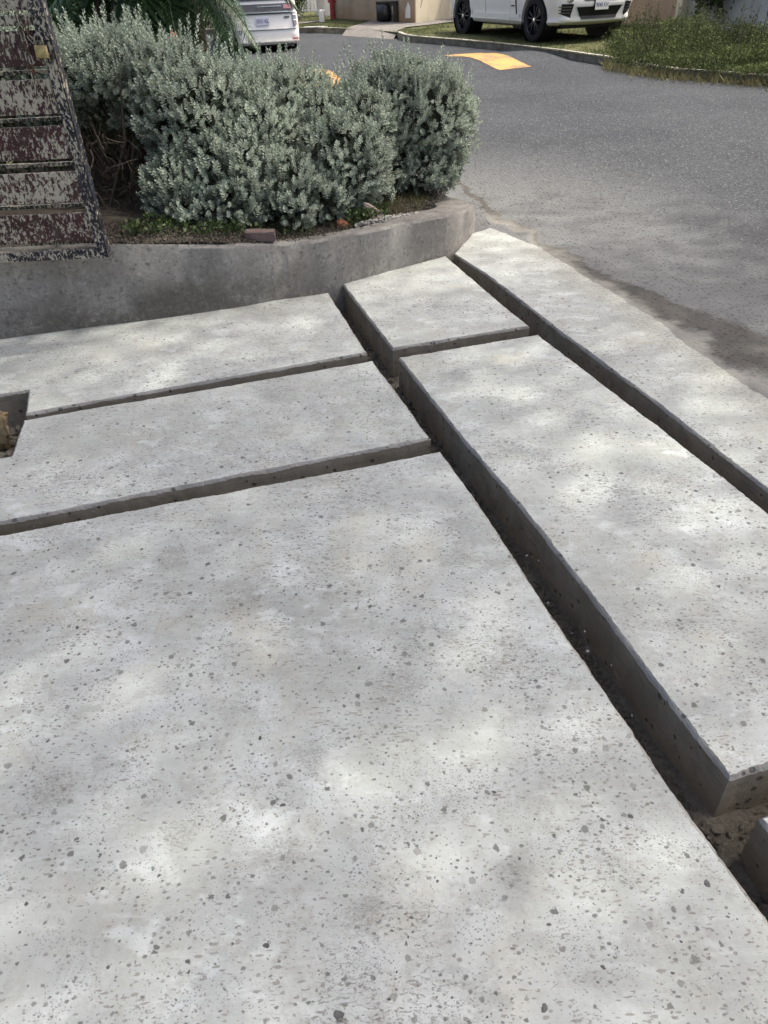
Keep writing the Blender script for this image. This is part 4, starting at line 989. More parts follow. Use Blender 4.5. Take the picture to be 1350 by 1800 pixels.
# palm ------------------------------------------------------------
def frond_mesh(L, droop, seed, nl=70, ll=.26):
    r_ = random.Random(seed); m = MB(); pts = []; d = Vector((1, 0, .55)).normalized(); p = Vector((0, 0, 0)); 
    for i in range(15):
        pts.append(p.copy()); p = p+d*(L/14); d = (d+Vector((0, 0, -droop/14))).normalized()
    m.tube(pts, [.010*(1-.75*i/14)+.0015 for i in range(15)], 5, tint=.6)
    for i in range(nl):
        t = .10+.89*i/nl; f_ = t*14; k = min(13, int(f_)); b0 = pts[k].lerp(pts[k+1], f_-k); ax = (pts[k+1]-pts[k]).normalized()
        prof = math.sin(PI*min(1, (t*.93+.12)))**.6; l_ = ll*prof*r_.uniform(.85, 1.1)
        for s_ in (-1, 1):
            dd = (ax*r_.uniform(.55, .9)+Vector((0, s_, 0))*1.0+Vector((0, 0, r_.uniform(-.1, .30)))).normalized(); w = Vector((0, 0, 1)).cross(dd).normalized()*.0045
            q = b0.copy(); vs = []
            for j in range(5): 
                ww = w*(1.0, 1.1, .9, .6, .1)[j]; vs += [q-ww, q+ww]; q = q+dd*l_/4; dd = (dd+Vector((0, 0, -.20))).normalized()
            tn = r_.uniform(.15, .85); m.add(vs, [(2*j, 2*j+1, 2*j+3, 2*j+2) for j in range(4)], 0, tn)
    o = m.build('frond', M['palm'], recalc=False); me = o.data; bpy.data.objects.remove(o); return me
fm = [frond_mesh(1.15, 1.7, 1), frond_mesh(1.0, 2.2, 2), frond_mesh(1.25, 1.3, 3)]
def palm(base, crown, label, n_, seed, sc_=1.0):
    e = empty('date_palm', base, 0, label, 'palm', 'feathery dwarf palms behind the hedge'); r_ = random.Random(seed); c = Vector(crown)-Vector(base)
    m = MB(); pts = [c*(k/8) for k in range(9)]; m.tube(pts, [.10, .085, .08, .078, .08, .078, .08, .085, .06], 12); m.build('trunk', M['bark'], e)
    for i in range(n_):
        o = bpy.data.objects.new('frond', fm[i % 3]); sc.collection.objects.link(o); o.parent = e; o.location = c; lay = i/n_
        o.rotation_euler = (r_.uniform(-.2, .2), r_.uniform(.75, 1.05)-1.75*lay if lay > .3 else r_.uniform(.45, .95), i*2.4+r_.uniform(-.2, .2)); s_ = sc_*r_.uniform(.85, 1.15); o.scale = (s_, s_, s_)
    return e
c1 = P(290, -45, 7.2); palm((c1.x+.05, 7.35, soil_z(-1.4, 7.3)), c1, 'dwarf palm whose fronds droop in front of the white van', 46, 5, .95)
c2 = P(150, -120, 7.9); palm((c2.x, 7.9, .25), c2, 'dwarf palm behind the tallest silver shrub', 40, 9)
c3 = P(322, -95, 8.3); palm((c3.x, 8.3, .3), c3, 'smaller dark palm standing nearest to the road', 30, 15, .72)
# euphorbia with coral flowers
ep = P(300, 100, 6.6); e = empty('flowering_plant', (ep.x, 6.6, soil_z(ep.x, 6.6)), 0, 'thin-stemmed plant with coral flowers between hedge and palm', 'plant')
m = MB(); zf = P(302, 62, 6.5).z-e.location.z
m.tube([(0, 0, 0), (.02, 0, zf*.5), (-.01, 0, zf*.8), (.01, -.02, zf)], [.012, .01, .008, .005], 6); m.tube([(.02, 0, zf*.5), (.08, -.05, zf*.7), (.10, -.08, zf*.85)], [.008, .006, .004], 5); m.build('stem', M['twig'], e)
lm = MB(); 
vs = []; 
for k in range(9): t = k/8; vs.append((0+.0, -.045*math.sin(PI*t)**.7, t*.13))
for k in range(9): t = k/8; vs.append((.012*math.sin(PI*t), .0, t*.13))
for k in range(9): t = k/8; vs.append((0, .045*math.sin(PI*t)**.7, t*.13))
lm.add(vs, [(k, k+1, k+10, k+9) for k in range(8)]+[(k+9, k+10, k+19, k+18) for k in range(8)], 0, .9); lo_ = lm.build('leaf', M['green'], recalc=False); lme = lo_.data; bpy.data.objects.remove(lo_)
for i in range(16):
    o = bpy.data.objects.new('leaf', lme); sc.collection.objects.link(o); o.parent = e; o.location = (random.uniform(-.03, .09), random.uniform(-.09, .02), zf*random.uniform(.6, .98)); o.rotation_euler = (random.uniform(.6, 1.5)*random.choice((-1, 1)), random.uniform(-.5, .5), random.random()*6)
for (px, py) in ((303, 60), (308, 64), (299, 68), (305, 101), (302, 96)):
    q = P(px, py, 6.45)-Vector(e.location); m = MB()
    for k in range(6): a_ = k*PI/3; m.rock((q.x+.011*math.cos(a_), q.y, q.z+.011*math.sin(a_)), .009, k+px, 1, sq=(1, .6, 1))
    m.build('flower', M['flower'], e, recalc=False)
# dark backdrop shrubs, far green bush
def bush(name, base, blobs, n_, size, mat, label, cat, seed, rng_t=(0, 1), trunk=None):
    e = empty(name, base, 0, label, cat); p, _ = blob_points(blobs, n_, (.45, 1.08), seed); leaf_cloud('crown', p-np.array(base), size, rng_t[0], rng_t[1], mat, e, seed=seed, aspect=.5, kind=None)
    m = MB()
    for b_ in blobs:
        q = Vector(b_[:3])-Vector(base); m.tube([(0, 0, -.05), q*.45+Vector((.03, .02, 0)), q*.9], [trunk or .03, (trunk or .03)*.7, (trunk or .03)*.3], 6)
    m.build('trunk', M['bark'], e, recalc=False); return e
bush('evergreen_bush', (-3.1, 9.0, .25), [(-3.3, 9.2, 1.2, .95, .7, 1.1), (-2.4, 9.0, .75, .7, .55, .6), (-4.6, 9.5, 1.4, 1.1, .8, 1.2)], 15000, .10, M['darkleaf'], 'dark green evergreen bush at the upper left behind the palms', 'bush', 5)
bush('evergreen_bush', (-2.2, 7.0, .25), [(-2.2, 7.0, .62, .55, .35, .38), (-1.5, 6.5, .55, .45, .3, .33), (-2.9, 6.6, .7, .6, .4, .45), (-2.1, 8.3, .95, .55, .4, .45), (-1.75, 8.0, .6, .5, .4, .4), (-2.0, 7.7, 1.05, .5, .35, .35), (-1.45, 7.4, .75, .35, .3, .35)], 12000, .05, M['darkleaf'], 'low dark green bush filling the shade behind the silver hedge', 'bush', 6)
fb = G(530, 34, VH); bush('leafy_bush', (fb.x-.25, fb.y+.9, fb.z), [(fb.x-.35, fb.y+.9, fb.z+.55, .55, .5, .5), (fb.x-.1, fb.y+1.0, fb.z+1.0, .5, .4, .5), (fb.x-1.2, fb.y+.8, fb.z+.5, .6, .4, .45)], 6000, .07, M['green'], 'bright green bush at the far left beyond the white van', 'bush', 7)
m = MB(); 
for k in range(7): a_ = k*.9; m.add([(0, 0, 0), (.10*math.cos(a_)+.02, .10*math.sin(a_), .05), (.24*math.cos(a_), .24*math.sin(a_), .02), (.10*math.cos(a_)-.02, .10*math.sin(a_)+.03, .05)], [(0, 1, 2, 3)], 0, 1)
yl = G(527, 26, VH); o = m.build('yellow_leaf_sprig', NT('yellow_leaf', .6, .3).out((.62, .5, .08)), recalc=False); o.location = (yl.x, yl.y, yl.z+.25); tag(o, 'yellow leaves on the bush beside the white van', 'leaves')

# ---- verge grass and weeds
pos_ = []
def in_frame(p, pad=30):
    c = R.T @ (np.array(p)-np.array([0, 0, H])); 
    if c[2] >= -.1: return False
    x, y = CX+F*c[0]/-c[2], CY-F*c[1]/-c[2]; return -pad < x < 1350+pad and -pad-60 < y < 1800+pad
kpts = smooth_poly([(x, y, 0) for x, y in KL[2:15]], .1)
def on_drive(x, y): 
    return (-.55 < x-.0 and x < 1.9 and 21.6 < y < 26.4 and (y-23.2) > (x-.0)*-.9-2 and (x-(-.45)) > (y-23.6)*.28 and (x-.95) < (y-22.1)*.33) or (1.2 < x < 4.2 and abs((y-23.4)-(x-1.3)*.97) < .62)
n_try = 0
while len(pos_) < 70000 and n_try < 400000:
    n_try += 1; p = kpts[random.randrange(len(kpts))]; k = .12+9*random.random()**1.3; x, y = p.x+.62*k+random.uniform(-.3, .3), p.y+.78*k+random.uniform(-.05, .3)
    z = tz(y)+VH
    if not in_frame((x, y, z)) or on_drive(x, y): continue
    if mn.noise(Vector((x*1.1, y*1.1, 0))) < -.18 and random.random() < .8: continue
    pos_.append((x, y, z-.005))
pg = np.array(pos_); ng = len(pg)
tv = np.array([[-.10, 0, 0], [.10, 0, 0], [0, .25, 1.]]); V, Fq, T = scatter(tv, np.array([[0, 1, 2]]), np.array([-.1, -.1, .15]), pg, rng.normal(size=(ng, 3))*.45+np.array([0, 0, 1.]), rng.uniform(.02, .06, ng), rng.uniform(.0, 1, ng))
tag(np_mesh('grass', V, Fq, T, M['grass']), 'thin dry grass growing on the far verges', 'grass', kind='stuff')
pos_ = []; tops = []; wt_ = []
w_a, w_b = G(1085, 100, VH), G(1360, 140, VH)
for _ in range(5200):
    px = 1072+330*random.random()**.85; f_ = (px-1068)/282.
    py = interp(px, [(1068, 118), (1120, 128), (1160, 133), (1350, 146), (1420, 150)])-random.random()**1.1*interp(px, [(1068, 62), (1120, 80), (1350, 72), (1420, 72)])
    g_ = G(px, py, VH if py < 118+f_*20 else 0.02); h_ = .07+.42*max(0, 1.5*mn.noise(Vector((g_.x*1.3, g_.y*1.1, 5)))+.28)*min(1, max(.12, (interp(px, [(1068, 118), (1120, 128), (1160, 133), (1350, 146), (1420, 150)])-py)/38.))
    if g_.y > 20: h_ *= .6
    edge = interp(px, [(1068, 118), (1120, 128), (1160, 133), (1350, 146), (1420, 150)])-py
    kk = 16 if edge > 14 else (5 if random.random() < .55 else 0)
    tb = .38+.85*mn.noise(Vector((g_.x*1.7, g_.y*1.7, 9)))+.25*mn.noise(Vector((g_.x*6, g_.y*6, 2)))
    for k in range(kk):
        hh = h_*random.random()**.8; pos_.append((g_.x+random.gauss(0, .10), g_.y+random.gauss(0, .10), g_.z+hh)); wt_.append(tb+.25*hh/max(h_, .05)+random.gauss(0, .16))
for _ in range(170):
    px = random.uniform(1085, 1350); g_ = G(px, random.uniform(72, 110), VH); tops.append((g_, .25+.45*random.random()))
for _ in range(60):
    px = random.uniform(1080, 1350); g_ = G(px, random.uniform(100, 135), .05); tops.append((g_, .15+.25*random.random()))
pos_ = np.array(pos_)
wd = leaf_cloud('roadside_weeds', pos_, .034, 0, 1, M['weed'], seed=8, aspect=.5, up=.8, tint=np.clip(np.array(wt_), 0, 1)); tag(wd, 'waist-high tangle of green weeds over the kerb at the upper right', 'weeds')
# straw-coloured grass spilling on to the road edge under the weeds
gp = []
for _ in range(9000):
    px = random.uniform(1060, 1360); ey = interp(px, [(1068, 118), (1120, 128), (1160, 133), (1350, 146), (1420, 150)])
    g_ = G(px, ey+random.gauss(-5, 5), .02); gp.append((g_.x, g_.y, g_.z-.01))
gp = np.array(gp); V, Fq, T = scatter(np.array([[-.05, 0, 0], [.05, 0, 0], [0, .3, 1.]]), np.array([[0, 1, 2]]), np.array([-.1, -.1, .2]), gp, rng.normal(size=(len(gp), 3))*.5+np.array([0, 0, 1.]), rng.uniform(.05, .16, len(gp)), rng.uniform(.2, 1, len(gp)))
tag(np_mesh('grass_fringe', V, Fq, T, M['straw']), 'straw-coloured grass spilling over the kerb on to the road edge', 'grass', kind='stuff')
m = MB(); lp = []
for g_, h_ in tops:
    a_ = Vector((random.gauss(0, .05), random.gauss(0, .05), h_)); m.tube([g_, g_+a_*.5+Vector((.01, 0, 0)), g_+a_], [.005, .004, .002], 4)
    for k in range(14): lp.append(tuple(g_+a_*random.uniform(.35, 1)+Vector((random.gauss(0, .02), 0, 0))))
wt = m.build('weed_stalks', M['twig'], recalc=False); tag(wt, 'thin upright weed stalks in front of the tan and white walls', 'weeds', kind='stuff')
leaf_cloud('stalk_leaves', np.array(lp), .035, .1, .8, M['weed'], wt, seed=9)
# creeper on white wall
vb = P(1225, -30, w1.y-.5); e = empty('creeper', (w1.x+dw.x*.8-.1, w1.y+dw.y*.8-.06, w1.z+.50), math.atan2(dw.y, dw.x), 'green creeper hanging down the mouldy white wall', 'creeper')
lp = []; m = MB()
for k in range(26):
    x0 = random.gauss(.0, .28)+(.3 if k % 3 == 0 else 0); L = random.uniform(.4, 1.0) if abs(x0) < .5 else random.uniform(.2, .5); pts = [Vector((x0, -.06, .7))]
    for j in range(8): pts.append(pts[-1]+Vector((random.gauss(0, .03), random.gauss(0, .008), -L*1.15/8)))
    m.tube(pts, .004, 4)
    for q in pts:
        for _ in range(9): lp.append((q.x+random.gauss(0, .04), q.y-.02-abs(random.gauss(0, .02)), q.z+random.gauss(0, .04)))
m.build('vine_stems', M['twig'], e, recalc=False); leaf_cloud('vine_leaves', np.array(lp), .07, 0, .8, M['weed'], e, seed=12, up=-.5, aspect=.8)
# rubble of broken kerb in the weeds
spots_ = []
for _ in range(60):
    g_ = G(random.uniform(1195, 1265), random.uniform(112, 130), .05); spots_.append((g_.x, g_.y, g_.z, random.uniform(.02, .07)))
rocks_in('kerb_rubble', spots_, M['pinkstone'], 'stuff', 'broken kerb stones half hidden in the roadside weeds', 'rubble')

# ================================================================== VEHICLES
def surf_ring(Lf, Lr, W, rc, crown, n=14):
    """rounded rectangle plan outline; x forward, crown = bow of the front and rear faces"""
    out = []
    def corner(cx_, cy_, a0):
        for k in range(n//2+1):
            a = a0+PI/2*k/(n//2); out.append((cx_+rc*math.cos(a), cy_+rc*math.sin(a)))
    corner(Lf-rc, W-rc, 0); xs_ = np.linspace(Lf-rc, Lr+rc, 26)[1:-1]; out += [(x, W) for x in xs_]
    corner(Lr+rc, W-rc, PI/2); out += [(Lr, y) for y in np.linspace(W-rc, -W+rc, 10)[1:-1]]
    corner(Lr+rc, -W+rc, PI); out += [(x, -W) for x in xs_[::-1]]
    corner(Lf-rc, -W+rc, 1.5*PI); out += [(Lf, y) for y in np.linspace(-W+rc, W-rc, 10)[1:-1]]
    res = []
    for x, y in out:
        fx = (x-(Lf+Lr)/2)/((Lf-Lr)/2); b_ = crown*(y/W)**2
        res.append((x-b_*max(0, fx)**3-b_*min(0, fx)**3*-1*(-1), y))
    return res
class Car:
    def __init__(s, rings, rc, crown): s.r = rings; s.rc = rc; s.crown = crown
    def at(s, z):
        zs = [q[0] for q in s.r]; return [float(np.interp(z, zs, [q[i] for q in s.r])) for i in (1, 2, 3)]
    def front(s, y, z, off=0.0):
        Lf, Lr, W = s.at(z); rc = s.rc; ay = abs(y); x = Lf
        if ay > W-rc: t = min(1, (ay-(W-rc))/rc); x = Lf-rc+rc*math.sqrt(max(0, 1-t*t))
        return x-s.crown*(y/W)**2+off
    def rear(s, y, z, off=0.0):
        Lf, Lr, W = s.at(z); rc = s.rc; ay = abs(y); x = Lr
        if ay > W-rc: t = min(1, (ay-(W-rc))/rc); x = Lr+rc-rc*math.sqrt(max(0, 1-t*t))
        return x+s.crown*(y/W)**2-off
    def body(s):
        m = MB(); pr = None
        for q in s.r:
            out = surf_ring(q[1], q[2], q[3], s.rc, 0); k = len(m.v)
            for x, y in out:
                mid = (q[1]+q[2])/2; b_ = s.crown*(y/q[3])**2; f_ = (x-mid)/((q[1]-q[2])/2)
                xx = x-b_*max(0, f_)**6+b_*max(0, -f_)**6
                m.v.append((xx, y, q[0])); m.t.append(.5)
            n = len(out)
            if pr is not None:
                for i in range(n): m.f.append((pr+i, pr+(i+1) % n, k+(i+1) % n, k+i)); m.m.append(0)
            else: m.f.append(tuple(range(n))[::-1]); m.m.append(0)
            pr = k
        m.f.append(tuple(range(pr, pr+n))); m.m.append(0); return m
def patch(fn, quad, off, nu=8, nv=4, depth=.02):
    """curved panel: quad corners in (y,z) mapped by fn(y,z)->x ; sheet plus skirt so it has thickness"""
    m = MB(); (a, b_, c, d) = [Vector((0, *q)) for q in quad]; front_ = []; back_ = []
    sg = 1 if off >= 0 else -1
    for j in range(nv+1):
        for i in range(nu+1):
            p = a.lerp(b_, i/nu).lerp(d.lerp(c, i/nu), j/nv); front_.append((fn(p.y, p.z)+off, p.y, p.z)); back_.append((fn(p.y, p.z)+off-sg*depth, p.y, p.z))
    W = nu+1; fs = [(j*W+i, j*W+i+1, (j+1)*W+i+1, (j+1)*W+i) for j in range(nv) for i in range(nu)]; N = len(front_)
    fs2 = [tuple(N+q for q in f[::-1]) for f in fs]; rim = [i for i in range(W)]+[j*W+nu for j in range(1, nv+1)]+[nv*W+i for i in range(nu-1, -1, -1)]+[j*W for j in range(nv-1, 0, -1)]
    sk = [(rim[k], rim[(k+1) % len(rim)], N+rim[(k+1) % len(rim)], N+rim[k]) for k in range(len(rim))]
    m.add(front_+back_, fs+fs2+sk); return m
def side_patch(car, quad, side, off, nu=10, nv=4, depth=.02):
    m = patch(lambda x, z: 0, quad, 0, nu, nv, depth); W = []
    for (o_, x, z) in m.v:
        hw = car.at(z)[2]; yy_ = (hw+off)*side if o_ == 0 else (hw+off-depth)*side; W.append((x, yy_, z))
    m.v = W; return m
def cut_arches(obj, centres, rad, W, depth=.34):
    bmc = bmesh.new()
    for (x, z, sgn) in centres:
        mt = Matrix.Translation((x, sgn*(W-depth/2+.2), z)) @ Matrix.Rotation(PI/2, 4, 'X')
        bmesh.ops.create_cone(bmc, cap_ends=True, segments=36, radius1=rad, radius2=rad, depth=depth+.4, matrix=mt)
    me = bpy.data.meshes.new('cut'); bmc.to_mesh(me); bmc.free(); c = bpy.data.objects.new('cut', me); sc.collection.objects.link(c)
    md = obj.modifiers.new('b', 'BOOLEAN'); md.object = c; md.operation = 'DIFFERENCE'; md.solver = 'EXACT'
    par = obj.parent; obj.parent = None; bpy.context.view_layer.update()
    ev = obj.evaluated_get(bpy.context.evaluated_depsgraph_get()); nm = bpy.data.meshes.new_from_object(ev); obj.modifiers.clear(); obj.data = nm; bpy.data.objects.remove(c)
    nm.polygons.foreach_set('use_smooth', [True]*len(nm.polygons)); nm.set_sharp_from_angle(angle=math.radians(35)); obj.parent = par
def wheel(parent, x, y, rad, wid, side, spokes=10, rimm=None, rr=.70):
    e = None; m = MB(); w = wid/2
    m.lathe([(rad*rr, -w*.92), (rad*.86, -w), (rad*.965, -w*.86), (rad, -w*.6), (rad, w*.6), (rad*.965, w*.86), (rad*.86, w), (rad*rr, w*.92)], 'y', 36, (0, 0, 0), close=False)
    m2 = MB(); m2.lathe([(rad*rr*1.02, -w*.9), (rad*rr, -w*.85), (rad*rr*.94, -w*.2), (rad*rr*.94, w*.5)], 'y', 36, (0, 0, 0), close=False)
    m2.lathe([(.001, w*.0), (rad*rr*.95, w*.0)], 'y', 36, (0, 0, 0), close=False)
    for k in range(spokes):
        a_ = 2*PI*k/spokes+(.16 if k % 2 else -.0); rm = Matrix.Rotation(a_, 3, 'Y'); 
        m2.box(rm @ Vector((rad*rr*.54, -w*.66, 0)), (rad*rr*.82, .03, rad*.062), rm, bev=.005)
    m2.lathe([(.001, -w*.80), (.055, -w*.78), (.075, -w*.6), (.08, 0)], 'y', 16, (0, 0, 0), close=False)
    t = m.build('wheel', M['rubber'], parent, smooth=True); t.location = (x, y, rad)
    r_ = m2.build('rim', rimm or M['rim'], t, smooth=True)
    m3 = MB(); m3.lathe([(.001, -w*.84), (.03, -w*.83), (.032, -w*.78)], 'y', 14, (0, 0, 0), close=False); m3.build('hub_cap', M['chrome'], t, smooth=True)
    if side > 0: t.rotation_euler = (0, 0, PI)
    return t
def plate_text(parent, txt, size, mat=None):
    cu = bpy.data.curves.new('txt', 'FONT'); cu.body = txt; cu.size = size; cu.align_x = 'CENTER'; cu.align_y = 'CENTER'; cu.extrude = .001; cu.offset = .0012
    t_ = bpy.data.objects.new('t', cu); sc.collection.objects.link(t_); bpy.context.view_layer.update()
    me = bpy.data.meshes.new_from_object(t_.evaluated_get(bpy.context.evaluated_depsgraph_get())); bpy.data.objects.remove(t_); me.materials.clear(); me.materials.append(mat or M['ink'])
    o = bpy.data.objects.new('lettering', me); sc.collection.objects.link(o); o.parent = parent; return o
def num_plate(parent, x, z, yc, txt, facing, mat, w=.31, h=.155):
    m = MB(); m.box((0, 0, 0), (w, .012, h), bev=.004); p = m.build('number_plate', mat, parent); p.location = (x, yc, z); p.rotation_euler = (0, 0, PI/2 if facing > 0 else -PI/2)
    t_ = plate_text(p, txt, h*.62); t_.rotation_euler = (PI/2, 0, 0); t_.location = (0, -.0075, -.004); t_.scale = (.80, 1, 1)
    return p

# ---- SUV: origin at ground below the centre of the front axle
fr = G(945, 73, VH+.01); head = Vector((.394, -.919)).normalized(); left = Vector((-head.y, head.x)); TR = .83
c0 = Vector((fr.x, fr.y))+left*TR
suv = empty('suv', (c0.x, c0.y, fr.z-.005), math.atan2(head.y, head.x), 'dusty white SUV with black wheels parked on the grass verge', 'car')
suv.rotation_euler = (0, math.radians(1.2), math.atan2(head.y, head.x))
S = Car([(.29, .66, -3.58, .91), (.325, .80, -3.66, .95), (.36, .87, -3.74, .972), (.40, .88, -3.75, .955), (.46, .86, -3.76, .958), (.60, .90, -3.80, .975), (.66, .915, -3.80, .985), (.78, .87, -3.80, .992), (.88, .86, -3.78, 1.0), (.93, .84, -3.76, .985), (.97, .78, -3.75, .965), (1.04, .60, -3.70, .96), (1.09, .10, -3.66, .93), (1.13, -.42, -3.60, .90), (1.35, -.95, -3.35, .80), (1.58, -1.45, -2.95, .70), (1.66, -1.75, -2.55, .60)], .26, .16)
body = S.body().build('body', M['white2'], suv, smooth=True)
RW = .385
cut_arches(body, [(0, .40, 1), (0, .40, -1), (-2.93, .40, 1), (-2.93, .40, -1)], .445, 1.0)
for x in (0, -2.93):
    for s_ in (-1, 1):
        lin = MB(); lin.lathe([(.448, 0), (.448, .32), (.02, .32)], 'y', 32, (x, 0, .40), close=False)
        vs_ = lin.v[-96:]; lin.v[-96:] = [(a, s_*(.975-b_), c) for a, b_, c in vs_]
        lin.build('wheel_arch_liner', M['black'], suv)
m = MB(); m.box((-1.45, 0, .29), (4.2, 1.5, .10)); m.build('underbody', M['black'], suv)
for x in (0, -2.93):
    for s_ in (-1, 1): wheel(suv, x, s_*.86, RW, .27, s_)
fx = lambda y, z: S.front(y, z)
patch(fx, [(-.42, .40), (.42, .40), (.56, .60), (-.56, .60)], .014, 14, 4).build('lower_grille', M['black'], suv)
for s_ in (-1, 1):
    patch(fx, [(s_*.66, .40), (s_*.90, .43), (s_*.955, .66), (s_*.64, .655)], .012, 8, 4).build('air_intake', M['black'], suv)
    patch(fx, [(s_*.63, .34), (s_*.97, .36), (s_*.88, .50), (s_*.66, .42)], .030, 6, 3, .03).build('bumper_blade', M['white2'], suv)
    for zz in (.50, .55, .60): patch(fx, [(s_*.68, zz), (s_*.90, zz), (s_*.90, zz+.018), (s_*.68, zz+.018)], .022, 6, 1, .02).build('grille_slat', M['lightbar'], suv)
    mm = MB(); xx = S.front(s_*.70, .735); mm.lathe([(.001, .05), (.05, .048), (.062, .032), (.068, -.06)], 'x', 18, (xx, s_*.70, .735), close=False); mm.build('fog_lamp', M['chrome'], suv, smooth=True)
    patch(fx, [(s_*.50, .88), (s_*.92, .86), (s_*.94, .97), (s_*.46, .96)], .008, 8, 3).build('headlight', M['lampclear'], suv)
    patch(fx, [(s_*.04, .70), (s_*.40, .70), (s_*.42, .96), (s_*.05, .96)], .014, 8, 5).build('grille', M['black'], suv)
    for (x0, x1, nm) in ((-.92, -1.90, 'door'), (-1.92, -2.60, 'door')):
        dpan = side_patch(S, [(x0, .36), (x1, .36), (x1, 1.0), (x0, 1.0)], s_, .006, 10, 6, .012).build(nm, M['white2'], suv, smooth=True)
        side_patch(S, [(x0-.70*.9 if nm == 'x' else x1+.08, .92), (x1+.24, .92), (x1+.24, .95), (x1+.08, .95)], s_, .035, 3, 1, .02).build('handle', M['white2'], dpan)
    side_patch(S, [(-.53, .40), (-2.40, .40), (-2.40, .47), (-.53, .47)], s_, .03, 10, 2, .03).build('sill_trim', M['white2'], suv, smooth=True)
    side_patch(S, [(-.74, .60), (-.86, .60), (-.85, .622), (-.75, .622)], s_, .012, 3, 1, .01).build('badge', M['black'], suv)
    side_patch(S, [(-1.905, .38), (-1.913, .38), (-1.913, 1.0), (-1.905, 1.0)], s_, .008, 2, 6, .02).build('door_gap', M['lightbar'], suv)
    side_patch(S, [(-.66, .44), (-.685, .44), (-.70, .92), (-.66, .92)], s_, .012, 2, 6, .02).build('vent', M['black'], suv)
    side_patch(S, [(-1.05, 1.17), (-3.1, 1.17), (-2.6, 1.50), (-1.5, 1.52)], s_, .008, 10, 4, .01).build('side_window', M['glass'], suv)
    mm = MB(); mm.box((-.95, s_*1.05, 1.15), (.12, .22, .14), bev=.04); mm.build('mirror', M['white2'], suv, smooth=True)
patch(fx, [(-.66, 1.16), (.66, 1.16), (.52, 1.54), (-.52, 1.54)], .010, 12, 6).build('windscreen', M['glass'], suv)
num_plate(suv, S.front(0, .62)+.035, .625, -.02, '9040 KH', 1, M['platew'], .33, .165)
patch(fx, [(-.19, .52), (.16, .52), (.16, .72), (-.19, .72)], .020, 4, 2).build('plate_holder', M['black'], suv)

# ---- van: origin at ground below the middle of the rear
vr = G(468, 93); yaw = math.radians(12)
van = empty('minivan', (vr.x, vr.y, vr.z-.012), yaw+PI/2, 'white minivan seen from behind, standing in the road beyond the palm', 'van')
V_ = Car([(.17, 4.35, .10, .78), (.22, 4.42, .02, .82), (.30, 4.45, 0, .83), (.44, 4.46, .0, .835), (.46, 4.46, .012, .835), (.70, 4.42, .03, .83), (.78, 4.38, .04, .82), (.95, 4.30, .06, .80), (1.0, 4.2, .08, .79), (1.10, 3.7, .11, .77), (1.45, 3.2, .20, .72), (1.62, 2.9, .28, .66), (1.68, 2.5, .45, .55)], .17, .07)
vb_ = V_.body().build('body', M['white'], van, smooth=True)
RV = .30
cut_arches(vb_, [(.82, .31, 1), (.82, .31, -1), (3.6, .31, 1), (3.6, .31, -1)], .345, .83)
m = MB(); m.box((2.2, 0, .17), (3.9, 1.3, .10)); m.box((.35, 0, .20), (.55, 1.2, .12)); m.build('underbody', M['black'], van)
for x in (.82, 3.6):
    for s_ in (-1, 1): wheel(van, x, s_*.72, RV, .20, s_, 10, M['chrome'])
rx = lambda y, z: V_.rear(y, z)
patch(rx, [(-.77, .93), (.77, .93), (.75, .80), (-.75, .80)], -.010, 20, 3, -.02).build('light_bar', M['lightbar'], van)
patch(rx, [(-.60, .785), (.60, .785), (.60, .765), (-.60, .765)], -.020, 16, 1, -.02).build('chrome_strip', M['chrome'], van)
patch(rx, [(-.45, .875), (.10, .875), (.10, .89), (-.45, .89)], -.018, 10, 1, -.02).build('chrome_strip', M['chrome'], van)
patch(rx, [(-.70, .757), (.70, .757), (.70, .740), (-.70, .740)], -.004, 16, 1, -.02).build('shadow_gap', M['black'], van)
patch(rx, [(-.82, .455), (.82, .455), (.82, .447), (-.82, .447)], -.003, 20, 1, -.02).build('tailgate_gap', M['black'], van)
patch(rx, [(-.66, 1.0), (.66, 1.0), (.60, 1.40), (-.60, 1.40)], -.012, 16, 5, -.02).build('rear_window', M['glass'], van)
patch(rx, [(-.80, .165), (.80, .165), (.82, .215), (-.82, .215)], -.035, 20, 2, -.05).build('bumper_lip', M['white'], van)
for s_ in (-1, 1):
    patch(rx, [(s_*.50, .91), (s_*.68, .91), (s_*.67, .83), (s_*.50, .83)], -.020, 6, 2, -.02).build('tail_light', plain('pink_lens', (.45, .22, .24), .3, .5, var=.1), van)
    L1 = patch(rx, [(s_*.69, .76), (s_*.775, .76), (s_*.79, .52), (s_*.71, .49)], -.014, 5, 4, -.02).build('side_lamp', M['lampclear'], van)
    for zz in (.70, .60): patch(rx, [(s_*.70, zz), (s_*.78, zz), (s_*.78, zz+.02), (s_*.70, zz+.02)], -.022, 4, 1, -.02).build('lens_rib', M['whitepaint'], L1)
    patch(rx, [(s_*.66, .245), (s_*.80, .25), (s_*.80, .275), (s_*.66, .27)], -.012, 5, 1, -.02).build('reflector', M['lampred'], van)
    V2 = side_patch(V_, [(.5, 1.02), (3.4, 1.02), (3.0, 1.42), (.6, 1.42)], s_, .008, 10, 4, .01).build('side_window', M['glass'], van)
for yv in (-.52, -.62):
    mm = MB(); mm.lathe([(.034, .0), (.038, -.06), (.032, -.06), (.028, .05)], 'x', 16, (.03, yv, .155), close=False); mm.build('exhaust_tip', M['chrome'], van, smooth=True)
num_plate(van, V_.rear(0, .62)-.022, .615, .0, '5521 KL', -1, M['plate'], .30, .16)
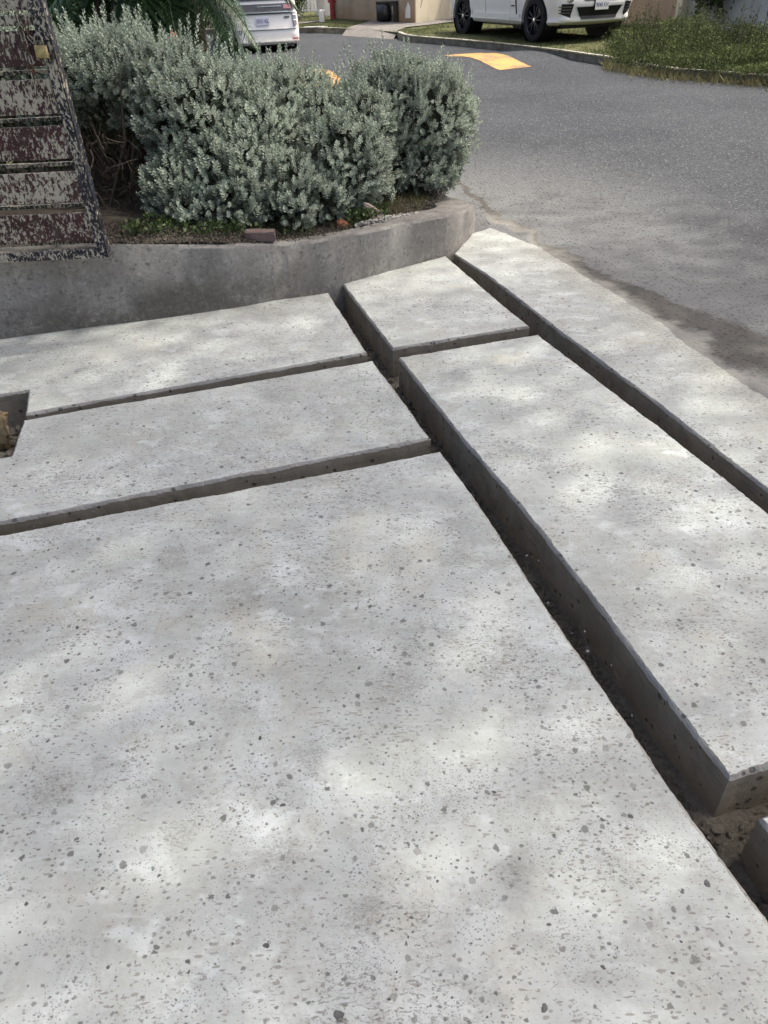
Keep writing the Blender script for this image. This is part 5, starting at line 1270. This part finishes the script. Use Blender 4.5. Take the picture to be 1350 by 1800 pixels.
mm = MB(); mm.lathe([(.040, 0), (.045, -.014), (.034, -.014), (.032, 0)], 'x', 20, (V_.rear(0, .86)-.018, 0, .862), close=False); mm.box((V_.rear(0, .86)-.022, 0, .862), (.012, .10, .016)); mm.build('emblem', M['chrome'], van, smooth=True)
t_ = plate_text(van, 'S', .001); bpy.data.objects.remove(t_)
patch(rx, [(-.62, .66), (-.50, .66), (-.50, .69), (-.62, .69)], -.008, 3, 1, -.01).build('badge', M['lightbar'], van)

# ================================================================== SHADE TREE (behind and above the camera)
def shade_tree(base, crown_c, rx_, ry_, rz_, n_cl, per, label, seed):
    e = empty('shade_tree', base, 0, label, 'tree'); r_ = np.random.default_rng(seed); b0 = Vector(base)
    m = MB(); top = Vector((base[0]*.55+crown_c[0]*.45, base[1]*.55+crown_c[1]*.45, crown_c[2]-1.6)); pts = [b0.lerp(top, k/6)+Vector((.12*math.sin(k*1.3), .1*math.cos(k), 0))*(1 if 0 < k < 6 else 0) for k in range(7)]
    m.tube([p-b0 for p in pts], [.24, .20, .18, .17, .16, .15, .13], 12); m.build('trunk', M['bark'], e, smooth='all')
    cl = r_.normal(size=(n_cl, 3)); cl /= np.linalg.norm(cl, axis=1, keepdims=True); cl *= (r_.random(n_cl)**.45)[:, None]; cl = cl*np.array([rx_, ry_, rz_])+np.array(crown_c)
    mm = MB()
    for i in range(0, n_cl, 6):
        q = Vector(cl[i])-b0; s_ = (top-b0)*.98; md = s_.lerp(q, .5)+Vector((0, 0, .3)); mm.tube([s_, md, q], [.05, .03, .01], 5)
    mm.build('limbs', M['bark'], e, recalc=False)
    p = np.repeat(cl, per, axis=0)+r_.normal(size=(n_cl*per, 3))*np.array([.30, .30, .16]); leaf_cloud('crown', p-np.array(base), .13, 0, 1, M['canopy'], e, up=1.5, aspect=.6, seed=seed, kind=None)
    return e
shade_tree((-3.4, -1.6, -.2), (2.7, 3.3, 6.3), 5.2, 4.8, .9, 290, 105, 'spreading shade tree overhanging the concrete slabs from behind the camera', 31)
